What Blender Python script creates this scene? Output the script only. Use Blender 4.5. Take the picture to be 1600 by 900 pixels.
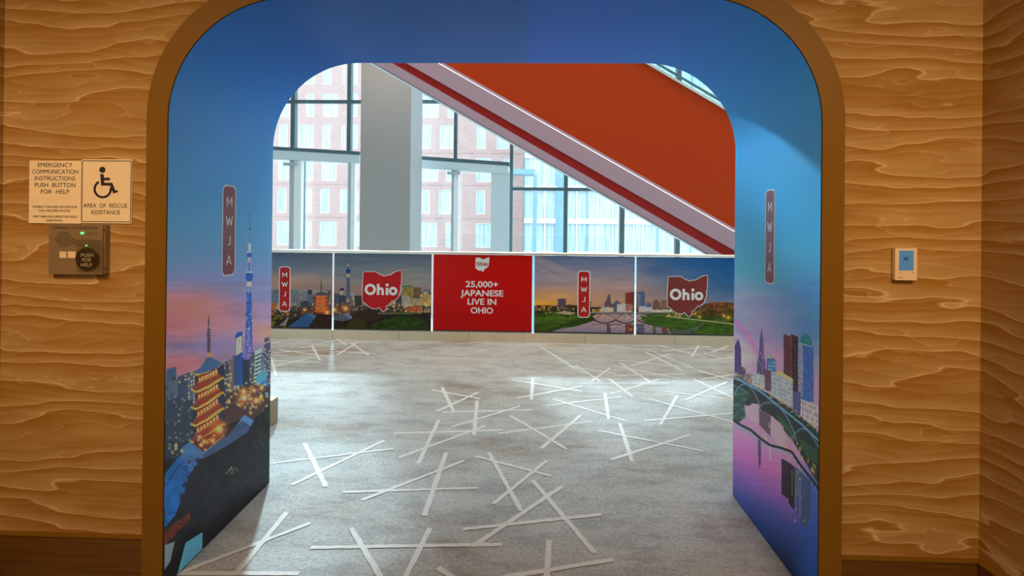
import bpy, bmesh, math, random
import numpy as np
from mathutils import Matrix, Vector

for o in list(bpy.data.objects):
    bpy.data.objects.remove(o)
scn = bpy.context.scene
COL = scn.collection
R = math.radians

# ------------------------------------------------------------------ camera
FPX = 900.0
YAW, PITCH, ROLL, CY0 = R(1.886), R(0.148), R(0.591), 344.7
EYE = np.array([0.0, 0.0, 1.5])
cyw, syw, cp, sp = math.cos(YAW), math.sin(YAW), math.cos(PITCH), math.sin(PITCH)
FWD = np.array([-syw * cp, cyw * cp, sp])
R0 = np.array([cyw, syw, 0.0])
U0 = np.cross(R0, FWD)
RGT = R0 * math.cos(ROLL) + U0 * math.sin(ROLL)
UPV = -R0 * math.sin(ROLL) + U0 * math.cos(ROLL)
cam = bpy.data.cameras.new('camera')
cam.sensor_width = 36.0
cam.lens = FPX / 1600 * 36
cam.shift_y = -(450 - CY0) / 1600
cam.clip_start = 0.05
cam.clip_end = 500
camo = bpy.data.objects.new('camera', cam)
COL.objects.link(camo)
m = Matrix.Identity(4)
for i in range(3):
    m[i][0], m[i][1], m[i][2], m[i][3] = RGT[i], UPV[i], -FWD[i], EYE[i]
camo.matrix_world = m
scn.camera = camo

# ------------------------------------------------------------------ light
scn.view_settings.view_transform = 'Standard'
scn.view_settings.look = 'None'
scn.view_settings.exposure = 0.28
scn.view_settings.gamma = 1.0
scn.view_settings.use_curve_mapping = False
scn.cycles.use_denoising = True
scn.cycles.max_bounces = 10
scn.cycles.diffuse_bounces = 6
scn.cycles.transparent_max_bounces = 16
scn.cycles.sample_clamp_indirect = 6.0

SKY = 2.8
world = bpy.data.worlds.new('sky')
scn.world = world
world.use_nodes = True
bg = world.node_tree.nodes['Background']
bg.inputs['Color'].default_value = (0.84, 0.93, 1.0, 1)
bg.inputs['Strength'].default_value = SKY


def lamp(kind, name, loc, energy, color, target=None, size=None, size_y=None, angle=None, spread=None):
    L = bpy.data.lights.new(name, kind)
    L.energy = energy
    L.color = color
    if kind == 'AREA':
        L.shape = 'RECTANGLE'
        L.size = size
        L.size_y = size_y or size
        if spread:
            L.spread = spread
    if kind == 'SUN':
        L.angle = angle
    ob = bpy.data.objects.new(name, L)
    COL.objects.link(ob)
    ob.location = loc
    if target is not None:
        d = Vector(target) - Vector(loc)
        ob.rotation_euler = d.to_track_quat('-Z', 'Y').to_euler()
    return ob


SUN_DIR = Vector((1.0, -2.95, -2.05))
lamp('SUN', 'sun', (-15, 30, 25), 4.4, (0.82, 0.94, 1.0), target=Vector((-15, 30, 25)) + SUN_DIR, angle=R(2.5))
WARM = (1.0, 0.58, 0.24)
lamp('AREA', 'hall_ceiling_lamp', (-0.15, -0.7, 2.86), 54, WARM, target=(-0.15, -0.7, 0), size=2.6, size_y=0.6)
for lx, tx in ((-1.75, -1.85), (1.45, 1.55)):
    lamp('AREA', 'hall_wall_fill', (lx, 0.25, 2.86), 9.5, WARM, target=(tx, 2.3, 1.25), size=0.5, size_y=0.3, spread=R(85))  # unseen lamps added to light the wall and spare the archway
lamp('AREA', 'pillar_glow_fill', (-2.85, 9.75, 4.6), 5, (1.0, 0.62, 0.36), target=(-2.85, 11.0, 4.2), size=0.3)  # unseen lamp added for the warm glow at the pillar top
for lx in (-3.2, 0.0, 3.2):
    lamp('AREA', 'lobby_downlight', (lx, 6.7, 10.9), 26, (1.0, 0.62, 0.34), target=(lx, 6.9, 0), size=0.8, spread=R(48))
lamp('AREA', 'lobby_fill', (-0.2, 4.7, 10.9), 260, (0.74, 0.91, 1.0), target=(-0.2, 4.7, 0), size=8.0, size_y=2.4)  # unseen cool fill, added to brighten the lobby floor and archway


# ------------------------------------------------------------------ image pixels, cast from the camera -> points on known planes
def ray(px, py):
    return FWD + RGT * (px - 800) / FPX - UPV * (py - CY0) / FPX


def at(px, py, Y):
    d = ray(px, py)
    return EYE + d * (Y / d[1])


def atx(px, py, X):
    d = ray(px, py)
    return EYE + d * (X / d[0])


def atz(px, py, Z=0.0):
    d = ray(px, py)
    return EYE + d * ((Z - 1.5) / d[2])


def pixel_of(P):  # camera projection: world points to the image pixels the prints are painted in
    d = P - EYE
    z = d @ FWD
    return 800 + FPX * (d @ RGT) / z, CY0 - FPX * (d @ UPV) / z


# ------------------------------------------------------------------ materials
def s2l(c):
    c = np.asarray(c, float)
    return np.where(c <= 0.04045, c / 12.92, ((c + 0.055) / 1.055) ** 2.4)


def new_mat(name):
    mt = bpy.data.materials.new(name)
    mt.use_nodes = True
    nt = mt.node_tree
    return mt, nt, nt.nodes['Principled BSDF']


def plain(name, col, rough=0.5, metal=0.0, spec=0.5, emit=None, estr=0.0, vary=0.04, scale=6.0):
    mt, nt, b = new_mat(name)
    b.inputs['Roughness'].default_value = rough
    b.inputs['Metallic'].default_value = metal
    b.inputs['Specular IOR Level'].default_value = spec
    n = nt.nodes.new('ShaderNodeTexNoise')
    n.inputs['Scale'].default_value = scale
    n.inputs['Detail'].default_value = 3
    tc = nt.nodes.new('ShaderNodeNewGeometry')
    nt.links.new(tc.outputs['Position'], n.inputs['Vector'])
    mx = nt.nodes.new('ShaderNodeMix')
    mx.data_type = 'RGBA'
    mx.inputs['A'].default_value = tuple(max(0, c * (1 - vary)) for c in col) + (1,)
    mx.inputs['B'].default_value = tuple(min(1, c * (1 + vary)) for c in col) + (1,)
    nt.links.new(n.outputs['Fac'], mx.inputs['Factor'])
    nt.links.new(mx.outputs['Result'], b.inputs['Base Color'])
    if emit:
        b.inputs['Emission Color'].default_value = tuple(emit) + (1,)
        b.inputs['Emission Strength'].default_value = estr
    return mt


def glass(name, tint=(0.93, 0.98, 1.0), gloss=0.06, rough=0.0):
    mt = bpy.data.materials.new(name)
    mt.use_nodes = True
    nt = mt.node_tree
    nt.nodes.clear()
    out = nt.nodes.new('ShaderNodeOutputMaterial')
    t = nt.nodes.new('ShaderNodeBsdfTransparent')
    t.inputs['Color'].default_value = tint + (1,)
    g = nt.nodes.new('ShaderNodeBsdfGlossy')
    g.inputs['Roughness'].default_value = rough
    mx = nt.nodes.new('ShaderNodeMixShader')
    mx.inputs['Fac'].default_value = gloss
    nt.links.new(t.outputs[0], mx.inputs[1])
    nt.links.new(g.outputs[0], mx.inputs[2])
    nt.links.new(mx.outputs[0], out.inputs[0])
    return mt


def math_node(nt, op, a, b=None):
    n = nt.nodes.new('ShaderNodeMath')
    n.operation = op
    for i, v in enumerate((a, b)):
        if v is None:
            continue
        if isinstance(v, (int, float)):
            n.inputs[i].default_value = v
        else:
            nt.links.new(v, n.inputs[i])
    return n.outputs[0]


def ramp(nt, fac, stops):
    r = nt.nodes.new('ShaderNodeValToRGB')
    e = r.color_ramp.elements
    while len(e) > 1:
        e.remove(e[-1])
    e[0].position = stops[0][0]
    e[0].color = tuple(stops[0][1]) + (1,)
    for p, c in stops[1:]:
        k = e.new(p)
        k.color = tuple(c) + (1,)
    nt.links.new(fac, r.inputs[0])
    return r.outputs[0]


def wallpaper():
    """Paper printed with a flowing horizontal wood grain: pale veins, a darker band below each."""
    mt, nt, b = new_mat('wood_grain_wallpaper')
    g = nt.nodes.new('ShaderNodeNewGeometry')
    sx = nt.nodes.new('ShaderNodeSeparateXYZ')
    nt.links.new(g.outputs['Position'], sx.inputs[0])
    u = math_node(nt, 'SUBTRACT', sx.outputs['X'], sx.outputs['Y'])
    v = sx.outputs['Z']

    def noise(su, sv, detail, off):
        c = nt.nodes.new('ShaderNodeCombineXYZ')
        nt.links.new(math_node(nt, 'MULTIPLY', u, su), c.inputs[0])
        nt.links.new(math_node(nt, 'MULTIPLY', v, sv), c.inputs[1])
        c.inputs[2].default_value = off
        n = nt.nodes.new('ShaderNodeTexNoise')
        n.inputs['Scale'].default_value = 1.0
        n.inputs['Detail'].default_value = detail
        n.inputs['Roughness'].default_value = 0.45
        nt.links.new(c.outputs[0], n.inputs['Vector'])
        return n.outputs['Fac']
    h = math_node(nt, 'ADD', math_node(nt, 'MULTIPLY', noise(1.25, 5.5, 3.5, 3.7), 4.6), math_node(nt, 'MULTIPLY', v, 13.0))
    f1 = math_node(nt, 'FRACT', h)
    c1 = ramp(nt, f1, [(0.0, (0.52, 0.39, 0.23)), (0.28, (0.44, 0.31, 0.15)), (0.62, (0.36, 0.21, 0.06)),
                       (0.90, (0.29, 0.15, 0.022)), (0.93, (0.38, 0.25, 0.10)), (0.965, (0.80, 0.69, 0.52)), (1.0, (0.56, 0.43, 0.27))])
    h2 = math_node(nt, 'ADD', math_node(nt, 'MULTIPLY', noise(1.9, 9.5, 3.5, 11.2), 5.0), math_node(nt, 'MULTIPLY', v, 23.0))
    f2 = math_node(nt, 'FRACT', h2)
    c2 = ramp(nt, f2, [(0.0, (0.46, 0.33, 0.18)), (0.5, (0.39, 0.25, 0.09)), (0.92, (0.34, 0.19, 0.05)), (0.97, (0.70, 0.57, 0.39)), (1.0, (0.48, 0.35, 0.19))])
    mx = nt.nodes.new('ShaderNodeMix')
    mx.data_type = 'RGBA'
    mx.inputs['Factor'].default_value = 0.36
    nt.links.new(c1, mx.inputs['A'])
    nt.links.new(c2, mx.inputs['B'])
    nt.links.new(mx.outputs['Result'], b.inputs['Base Color'])
    b.inputs['Roughness'].default_value = 0.55
    b.inputs['Specular IOR Level'].default_value = 0.25
    return mt


def dark_wood():
    mt, nt, b = new_mat('dark_stained_wood')
    g = nt.nodes.new('ShaderNodeNewGeometry')
    mp = nt.nodes.new('ShaderNodeMapping')
    mp.inputs['Scale'].default_value = (2.0, 2.0, 60.0)
    nt.links.new(g.outputs['Position'], mp.inputs[0])
    n = nt.nodes.new('ShaderNodeTexNoise')
    n.inputs['Scale'].default_value = 1.5
    n.inputs['Detail'].default_value = 4
    nt.links.new(mp.outputs[0], n.inputs['Vector'])
    c = ramp(nt, n.outputs['Fac'], [(0.3, (0.10, 0.046, 0.011)), (0.7, (0.165, 0.082, 0.022))])
    nt.links.new(c, b.inputs['Base Color'])
    b.inputs['Roughness'].default_value = 0.4
    return mt


def floor_mat():
    mt, nt, b = new_mat('mottled_grey_carpet')
    g = nt.nodes.new('ShaderNodeNewGeometry')

    def noise(scale, detail, rough=0.6, stretch=(1, 1, 1)):
        mp = nt.nodes.new('ShaderNodeMapping')
        mp.inputs['Scale'].default_value = stretch
        nt.links.new(g.outputs['Position'], mp.inputs[0])
        n = nt.nodes.new('ShaderNodeTexNoise')
        n.inputs['Scale'].default_value = scale
        n.inputs['Detail'].default_value = detail
        n.inputs['Roughness'].default_value = rough
        nt.links.new(mp.outputs[0], n.inputs['Vector'])
        return n.outputs['Fac']
    big = ramp(nt, noise(0.85, 6, 0.68, (0.7, 1.3, 1)), [(0.34, (0.25, 0.22, 0.175)), (0.44, (0.325, 0.35, 0.345)), (0.58, (0.37, 0.415, 0.42)), (0.68, (0.335, 0.315, 0.265))])
    fine = ramp(nt, noise(55, 5, 0.8), [(0.36, (0.55, 0.55, 0.55)), (0.5, (0.95, 0.95, 0.95)), (0.64, (1.2, 1.2, 1.2))])
    mx = nt.nodes.new('ShaderNodeMix')
    mx.data_type = 'RGBA'
    mx.blend_type = 'MULTIPLY'
    mx.inputs['Factor'].default_value = 0.75
    mid = ramp(nt, noise(5.0, 6, 0.75, (0.6, 1.2, 1)), [(0.40, (0.74, 0.75, 0.75)), (0.50, (1.0, 1.0, 1.0)), (0.62, (1.1, 1.1, 1.08))])
    m2 = nt.nodes.new('ShaderNodeMix')
    m2.data_type = 'RGBA'
    m2.blend_type = 'MULTIPLY'
    m2.inputs['Factor'].default_value = 0.8
    nt.links.new(big, m2.inputs['A'])
    nt.links.new(mid, m2.inputs['B'])
    big = m2.outputs['Result']
    nt.links.new(big, mx.inputs['A'])
    nt.links.new(fine, mx.inputs['B'])
    nt.links.new(mx.outputs['Result'], b.inputs['Base Color'])
    b.inputs['Roughness'].default_value = 0.75
    b.inputs['Specular IOR Level'].default_value = 0.3
    return mt


def brick_mat():
    mt, nt, b = new_mat('pale_pink_brick')
    g = nt.nodes.new('ShaderNodeNewGeometry')
    sx = nt.nodes.new('ShaderNodeSeparateXYZ')
    nt.links.new(g.outputs['Position'], sx.inputs[0])
    c = nt.nodes.new('ShaderNodeCombineXYZ')
    nt.links.new(sx.outputs['X'], c.inputs[0])
    nt.links.new(sx.outputs['Z'], c.inputs[1])
    br = nt.nodes.new('ShaderNodeTexBrick')
    br.inputs['Scale'].default_value = 2.2
    br.inputs['Color1'].default_value = (0.46, 0.31, 0.285, 1)
    br.inputs['Color2'].default_value = (0.39, 0.24, 0.22, 1)
    br.inputs['Mortar'].default_value = (0.47, 0.35, 0.35, 1)
    br.inputs['Mortar Size'].default_value = 0.012
    nt.links.new(c.outputs[0], br.inputs['Vector'])
    n = nt.nodes.new('ShaderNodeTexNoise')
    n.inputs['Scale'].default_value = 0.6
    n.inputs['Detail'].default_value = 4
    nt.links.new(g.outputs['Position'], n.inputs['Vector'])
    mx = nt.nodes.new('ShaderNodeMix')
    mx.data_type = 'RGBA'
    mx.inputs['B'].default_value = (0.48, 0.37, 0.345, 1)
    nt.links.new(math_node(nt, 'MULTIPLY', n.outputs['Fac'], 0.7), mx.inputs['Factor'])
    nt.links.new(br.outputs['Color'], mx.inputs['A'])
    nt.links.new(mx.outputs['Result'], b.inputs['Base Color'])
    b.inputs['Roughness'].default_value = 0.85
    return mt


def curtain_pane(name, lo, hi, rough=0.15):
    """A window pane with a pleated sheer curtain hanging directly behind it."""
    mt, nt, b = new_mat(name)
    g = nt.nodes.new('ShaderNodeNewGeometry')
    mp = nt.nodes.new('ShaderNodeMapping')
    mp.inputs['Scale'].default_value = (5.5, 1.0, 0.22)
    nt.links.new(g.outputs['Position'], mp.inputs[0])
    n = nt.nodes.new('ShaderNodeTexNoise')
    n.inputs['Scale'].default_value = 1.0
    n.inputs['Detail'].default_value = 3
    nt.links.new(mp.outputs[0], n.inputs['Vector'])
    c = ramp(nt, n.outputs['Fac'], [(0.35, lo), (0.62, hi)])
    nt.links.new(c, b.inputs['Base Color'])
    b.inputs['Roughness'].default_value = rough
    return mt


def print_mat(name, rough=0.5, spec=0.3):
    mt, nt, b = new_mat(name)
    a = nt.nodes.new('ShaderNodeVertexColor')
    a.layer_name = 'print'
    nt.links.new(a.outputs['Color'], b.inputs['Base Color'])
    b.inputs['Roughness'].default_value = rough
    b.inputs['Specular IOR Level'].default_value = spec
    return mt


M = {
    'paper': wallpaper(),
    'dark_wood': dark_wood(),
    'floor': floor_mat(),
    'floor_line': plain('white_floor_line', (0.54, 0.57, 0.57), 0.75, vary=0.14, scale=40),
    'trim': plain('bronze_paint', (0.21, 0.115, 0.012), 0.42, spec=0.35, scale=2),
    'plaster': plain('white_plaster', (0.68, 0.68, 0.67), 0.8),
    'ceiling': plain('ceiling_paint', (0.72, 0.72, 0.70), 0.85),
    'lobby_wall': plain('lobby_wall_paint', (0.62, 0.60, 0.57), 0.7),
    'stone': plain('lower_floor_stone', (0.6, 0.6, 0.58), 0.5),
    'pillar': plain('grey_pillar_paint', (0.40, 0.395, 0.39), 0.6, scale=1.2),
    'mullion': plain('dark_slate_metal', (0.085, 0.15, 0.17), 0.4, metal=0.2),
    'post_daylit': plain('white_post_paint_daylit', (0.86, 0.90, 0.91), 0.4),  # white post paint, brightened to carry the daylight on it
    'white_metal': plain('white_painted_steel', (0.60, 0.72, 0.76), 0.4),
    'pale_metal': plain('pale_grey_steel', (0.40, 0.50, 0.54), 0.4),
    'steel': plain('brushed_steel', (0.74, 0.65, 0.50), 0.32, metal=0.9, vary=0.10, scale=3),
    'tan_metal': plain('tan_metal_paint', (0.36, 0.27, 0.17), 0.5),
    'rail': plain('satin_rail_steel', (0.70, 0.69, 0.64), 0.35, metal=0.8),
    'black': plain('black_gasket', (0.012, 0.012, 0.012), 0.5),
    'window_glass': glass('window_glass', (0.92, 0.985, 1.0), 0.05),
    'guard_glass': glass('guard_glass', (0.80, 0.93, 0.98), 0.08),
    'pink': plain('mauve_pink_paint', (0.42, 0.27, 0.32), 0.45, scale=1),
    'red_strip': plain('deep_red_paint', (0.34, 0.007, 0.003), 0.5, spec=0.25, scale=1),
    'red_side': plain('orange_red_paint', (0.46, 0.041, 0.004), 0.55, spec=0.12, scale=0.7),
    'led': plain('lit_led_strip', (0.9, 0.9, 0.88), 0.5, emit=(1.0, 0.95, 0.92), estr=0.9),
    'tread': plain('stair_concrete', (0.5, 0.48, 0.46), 0.7),
    'brick': brick_mat(),
    'pane': curtain_pane('curtained_pane', (0.31, 0.45, 0.485), (0.53, 0.61, 0.625)),
    'pane_teal': curtain_pane('teal_curtained_pane', (0.30, 0.45, 0.50), (0.58, 0.67, 0.69)),
    'white_frame': plain('white_window_frame', (0.74, 0.77, 0.78), 0.5),
    'slab': plain('white_concrete_band', (0.62, 0.67, 0.69), 0.7),
    'steel_reflection_blue': plain('blue_steel_and_reflection', (0.19, 0.36, 0.44), 0.4),  # some mullions, and the colour of the modelled reflection
    'paving': plain('pale_paving', (0.55, 0.57, 0.58), 0.9),
    'sign': plain('cream_sign_plastic', (0.90, 0.86, 0.78), 0.45),
    'ink': plain('black_sign_ink', (0.015, 0.015, 0.02), 0.5),
    'navy': plain('dark_navy_ink', (0.02, 0.018, 0.05), 0.5),
    'box_metal': plain('grey_metal', (0.30, 0.25, 0.19), 0.4, metal=0.35),
    'button': plain('glossy_black_button', (0.012, 0.011, 0.01), 0.2),
    'tag': plain('white_tag', (0.80, 0.72, 0.62), 0.5),
    'green_led': plain('lit_green_led', (0.1, 0.8, 0.2), 0.3, emit=(0.08, 1.0, 0.2), estr=1.6),
    'clear': glass('clear_plastic', (0.90, 0.90, 0.88), 0.10, 0.1),
    'stat_body': plain('white_plastic', (0.80, 0.72, 0.62), 0.4),
    'stat_screen': plain('lit_blue_screen', (0.03, 0.07, 0.12), 0.25, emit=(0.055, 0.16, 0.28), estr=0.75),
    'white_ink': plain('white_print_ink', (0.78, 0.78, 0.76), 0.4),
    'badge_wine': plain('wine_red_print', (0.22, 0.035, 0.05), 0.4),
    'badge_wine_sunlit': plain('wine_red_print_sunlit', (0.22, 0.055, 0.10), 0.4),  # the wine red again, with sunlight mixed into its colour
    'print': print_mat('printed_vinyl'),
    'print_panel': print_mat('printed_panel_film', 0.30, 0.15),
}


# ------------------------------------------------------------------ mesh helpers
def tag(o, label, cat, group=None):
    o['label'] = label
    o['category'] = cat
    if group:
        o['group'] = group
    return o


def link(name, me, parent=None):
    o = bpy.data.objects.new(name, me)
    COL.objects.link(o)
    if parent:
        o.parent = parent
        o.matrix_parent_inverse = Matrix.Translation(-Vector(parent.location)) if parent.type == 'EMPTY' else Matrix.Identity(4)
    return o


def empty(name, loc):
    o = bpy.data.objects.new(name, None)
    o.location = Vector(loc)
    o.empty_display_size = 0.1
    COL.objects.link(o)
    return o


class MB:
    def __init__(self):
        self.v, self.f, self.mi = [], [], []

    def add(self, verts, faces, mi=0):
        n = len(self.v)
        self.v += [tuple(map(float, p)) for p in verts]
        self.f += [tuple(n + i for i in f) for f in faces]
        self.mi += [mi] * len(faces)
        return self

    def box(self, x0, x1, y0, y1, z0, z1, mi=0):
        v = [(x, y, z) for z in (z0, z1) for y in (y0, y1) for x in (x0, x1)]
        return self.add(v, [(0, 2, 3, 1), (4, 5, 7, 6), (0, 1, 5, 4), (2, 6, 7, 3), (0, 4, 6, 2), (1, 3, 7, 5)], mi)

    def prism(self, pts, d, mi=0):
        """pts: closed 3-D outline, d: extrusion vector."""
        n = len(pts)
        P = [np.asarray(p, float) for p in pts]
        d = np.asarray(d, float)
        v = P + [p + d for p in P]
        f = [tuple(range(n - 1, -1, -1)), tuple(range(n, 2 * n))]
        f += [(i, (i + 1) % n, n + (i + 1) % n, n + i) for i in range(n)]
        return self.add(v, f, mi)

    def ring(self, outer, inner, d, mi=0):
        n = len(outer)
        d = np.asarray(d, float)
        o = [np.asarray(p, float) for p in outer]
        i_ = [np.asarray(p, float) for p in inner]
        v = o + i_ + [p + d for p in o] + [p + d for p in i_]
        f = []
        for a in range(n):
            b = (a + 1) % n
            f += [(a, b, n + b, n + a), (2 * n + b, 2 * n + a, 3 * n + a, 3 * n + b),
                  (b, a, 2 * n + a, 2 * n + b), (n + a, n + b, 3 * n + b, 3 * n + a)]
        return self.add(v, f, mi)

    def tube(self, p, q, r, n=10, mi=0):
        p, q = np.asarray(p, float), np.asarray(q, float)
        w = (q - p) / np.linalg.norm(q - p)
        a = np.cross(w, [0, 0, 1.0] if abs(w[2]) < 0.9 else [1.0, 0, 0])
        a /= np.linalg.norm(a)
        b = np.cross(w, a)
        c = [p + r * (a * math.cos(t) + b * math.sin(t)) for t in np.linspace(0, 2 * math.pi, n, endpoint=False)]
        return self.prism(c, q - p, mi)

    def build(self, name, mats, parent=None, bevel=0.0, smooth=False):
        me = bpy.data.meshes.new(name)
        me.from_pydata(self.v, [], self.f)
        if not isinstance(mats, (list, tuple)):
            mats = [mats]
        for k in mats:
            me.materials.append(M[k])
        me.polygons.foreach_set('material_index', self.mi)
        bm = bmesh.new()
        bm.from_mesh(me)
        bmesh.ops.recalc_face_normals(bm, faces=bm.faces)
        bm.to_mesh(me)
        bm.free()
        if smooth:
            me.polygons.foreach_set('use_smooth', [True] * len(me.polygons))
        o = link(name, me, parent)
        if bevel:
            b = o.modifiers.new('bevel', 'BEVEL')
            b.width = bevel
            b.segments = 2
            b.limit_method = 'ANGLE'
        return o


def struct(o, parent=None):
    if o.parent is None:
        o['kind'] = 'structure'
    return o


def text_obj(name, s, mat, height, origin, xdir, parent, zdir=(0, 0, 1), depth=0.0006, bold=0.0, width=None, spacing=1.0):
    """One line of lettering; origin is the centre of the line, height the cap height, width the full line width."""
    cu = bpy.data.curves.new('lettering', 'FONT')
    cu.body = s
    cu.size = 1.0
    cu.offset = bold
    cu.space_character = spacing
    cu.resolution_u = 3
    tmp = bpy.data.objects.new('lettering', cu)
    COL.objects.link(tmp)
    dg = bpy.context.evaluated_depsgraph_get()
    me = bpy.data.meshes.new_from_object(tmp.evaluated_get(dg))
    bpy.data.objects.remove(tmp)
    n = len(me.vertices)
    co = np.empty(n * 3)
    me.vertices.foreach_get('co', co)
    co = co.reshape(-1, 3)
    lo, hi = co.min(0), co.max(0)
    k = height / 0.729
    kx = width / (hi[0] - lo[0]) if width else k
    xd, zd = np.asarray(xdir, float), np.asarray(zdir, float)
    out = np.asarray(origin, float) + np.outer((co[:, 0] - (lo[0] + hi[0]) / 2) * kx, xd) + np.outer((co[:, 1] - 0.729 / 2) * k, zd)
    me.vertices.foreach_set('co', out.ravel())
    me.materials.clear()
    me.materials.append(M[mat])
    me.update()
    me.name = name
    return link(name, me, parent)


def join_text(objs, name):
    """Several lines of one piece of lettering become one mesh."""
    bm = bmesh.new()
    for o in objs:
        bm.from_mesh(o.data)
    me = bpy.data.meshes.new(name)
    bm.to_mesh(me)
    bm.free()
    me.materials.append(objs[0].data.materials[0])
    par = objs[0].parent
    for o in objs:
        bpy.data.objects.remove(o)
    return link(name, me, par)


# ------------------------------------------------------------------ main dimensions (metres)
YF, YB, YP = 2.305, 3.234, 7.226          # hall face and lobby face of the portal wall, balcony edge
XL, XR = -1.475, 1.133                    # portal jambs
ZT, RAD = 2.396, 0.495                    # portal head and corner radius
HALL_L = at(3, 400, YF)[0]
HALL_R = at(1533, 400, YF)[0]
LOBBY = 9.0
CEIL, LOW = 11.0, -5.0
YW = 13.0


def arch(x0, x1, zt, r, n=20):
    """Outline of the portal from the left foot over the head to the right foot."""
    p = [(x0, 0.0), (x0, 0.9)]
    p += [(x0 + r - r * math.cos(t), zt - r + r * math.sin(t)) for t in np.linspace(0, math.pi / 2, n)]
    p += [(x1 - r + r * math.sin(t), zt - r + r * math.cos(t)) for t in np.linspace(0, math.pi / 2, n)]
    p += [(x1, 0.9), (x1, 0.0)]
    return p


# ------------------------------------------------------------------ room shell
def portal_wall():
    mb = MB()
    A = arch(XL - 0.004, XR + 0.004, ZT + 0.004, RAD)
    n = len(A)
    cx = (XL + XR) / 2
    O = []
    for i, (x, z) in enumerate(A):
        if i == 0:
            O.append((-LOBBY, 0))
        elif i == n - 1:
            O.append((LOBBY, 0))
        elif x < XL + RAD * 0.29:
            O.append((-LOBBY, CEIL if x > XL + RAD * 0.27 else z * (CEIL / ZT)))
        elif x > XR - RAD * 0.29:
            O.append((LOBBY, CEIL if x < XR - RAD * 0.27 else z * (CEIL / ZT)))
        else:
            t = (x - (XL + RAD * 0.29)) / (XR - XL - RAD * 0.58)
            O.append((-LOBBY + 2 * LOBBY * t, CEIL))
    v = []
    for Y in (YF, YB):
        v += [(x, Y, z) for x, z in A] + [(x, Y, z) for x, z in O]
    f, mi = [], []
    for i in range(n - 1):
        f.append((i, i + 1, n + i + 1, n + i)); mi.append(0)
        f.append((2 * n + i + 1, 2 * n + i, 3 * n + i, 3 * n + i + 1)); mi.append(1)
        f.append((i + 1, i, 2 * n + i, 2 * n + i + 1)); mi.append(1)
        f.append((n + i, n + i + 1, 3 * n + i + 1, 3 * n + i)); mi.append(1)
    mb.v, mb.f, mb.mi = v, f, mi
    return struct(mb.build('wall_front', ['paper', 'lobby_wall']))


portal_wall()
HB, HC = -2.6, 2.9
struct(MB().box(HALL_L - 0.15, HALL_L, HB, YF, 0, HC).build('wall_left', 'paper'))
struct(MB().box(HALL_R, HALL_R + 0.15, HB, YF, 0, HC).build('wall_right', 'paper'))
struct(MB().box(HALL_L - 0.15, HALL_R + 0.15, HB - 0.15, HB, 0, HC).build('wall_back', 'paper'))
struct(MB().box(HALL_L - 0.15, HALL_R + 0.15, HB - 0.15, YF, HC, HC + 0.1).build('ceiling', 'paper'))
# lobby shell
struct(MB().box(-LOBBY - 0.2, -LOBBY, YF, YW + 0.3, LOW, CEIL).build('wall_lobby_left', 'lobby_wall'))
struct(MB().box(LOBBY, LOBBY + 0.2, YF, YW + 0.3, LOW, CEIL).build('wall_lobby_right', 'lobby_wall'))
struct(MB().box(-LOBBY - 0.2, LOBBY + 0.2, YF, YW + 0.3, CEIL, CEIL + 0.2).build('ceiling_lobby', 'ceiling'))
struct(MB().box(-LOBBY, LOBBY, 6.9, YW, LOW - 0.2, LOW).build('floor_lower', 'stone'))
struct(MB().box(-LOBBY, LOBBY, 6.7, 6.9, LOW, -0.3).build('wall_under_balcony', 'lobby_wall'))

# floor with its pattern of crossing white strokes
STROKES = []


def S(ox, oy, k, *ls):
    for a, b, c, d in ls:
        STROKES.append((ox + a / k, oy + b / k, ox + c / k, oy + d / k))


S(410, 500, 4.09, (30, 155, 240, 108), (258, 120, 297, 103), (245, 178, 550, 112), (458, 110, 537, 160), (475, 225, 610, 140), (570, 148, 678, 225),
  (465, 200, 725, 215), (318, 165, 367, 257), (75, 208, 480, 185), (110, 190, 430, 235), (30, 305, 340, 235), (30, 256, 378, 272), (48, 225, 88, 355),
  (355, 160, 680, 140), (1085, 447, 1393, 503), (1148, 430, 1222, 583), (1112, 585, 1380, 462), (1142, 590, 1728, 573), (1372, 517, 1352, 735),
  (1210, 683, 1648, 550), (840, 725, 1535, 703), (1128, 637, 995, 918), (870, 880, 1425, 676), (1510, 725, 2102, 648))
S(780, 500, 4.09, (80, 382, 530, 455), (215, 370, 205, 510), (110, 500, 530, 422), (440, 295, 745, 342), (487, 287, 645, 393), (708, 307, 590, 390),
  (520, 404, 1088, 404), (703, 377, 853, 490), (712, 473, 1032, 375), (772, 275, 960, 393), (732, 293, 1155, 375), (735, 355, 1185, 345),
  (760, 258, 1237, 305), (930, 203, 1168, 322), (840, 295, 1093, 217), (1028, 165, 1320, 238), (1040, 200, 1350, 172), (1280, 155, 1230, 235),
  (1355, 208, 1510, 150), (1310, 212, 1430, 248), (1340, 257, 1560, 232), (1445, 150, 1540, 182), (1330, 190, 1540, 188), (1270, 325, 1560, 402),
  (1240, 377, 1560, 530), (1290, 380, 1560, 340), (1060, 458, 1560, 515), (1188, 513, 1455, 397), (958, 505, 1560, 672), (1138, 485, 1030, 670),
  (922, 645, 1560, 592), (303, 548, 790, 492), (343, 507, 815, 648), (675, 467, 700, 637), (70, 612, 433, 828), (522, 610, 268, 823),
  (635, 708, 1300, 838), (770, 660, 850, 905), (715, 893, 1220, 735))
S(260, 700, 3.636, (605, 88, 1290, 5), (785, -25, 905, 222), (710, 212, 1240, -42), (1000, 252, 1772, 228), (1110, 298, 1690, 74), (1590, 27, 1465, 388),
  (685, 365, 405, 705), (70, 715, 818, 428), (50, 715, 755, 715), (820, 568, 1908, 550), (1050, 458, 1240, 775), (1498, 458, 1340, 770))
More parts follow.
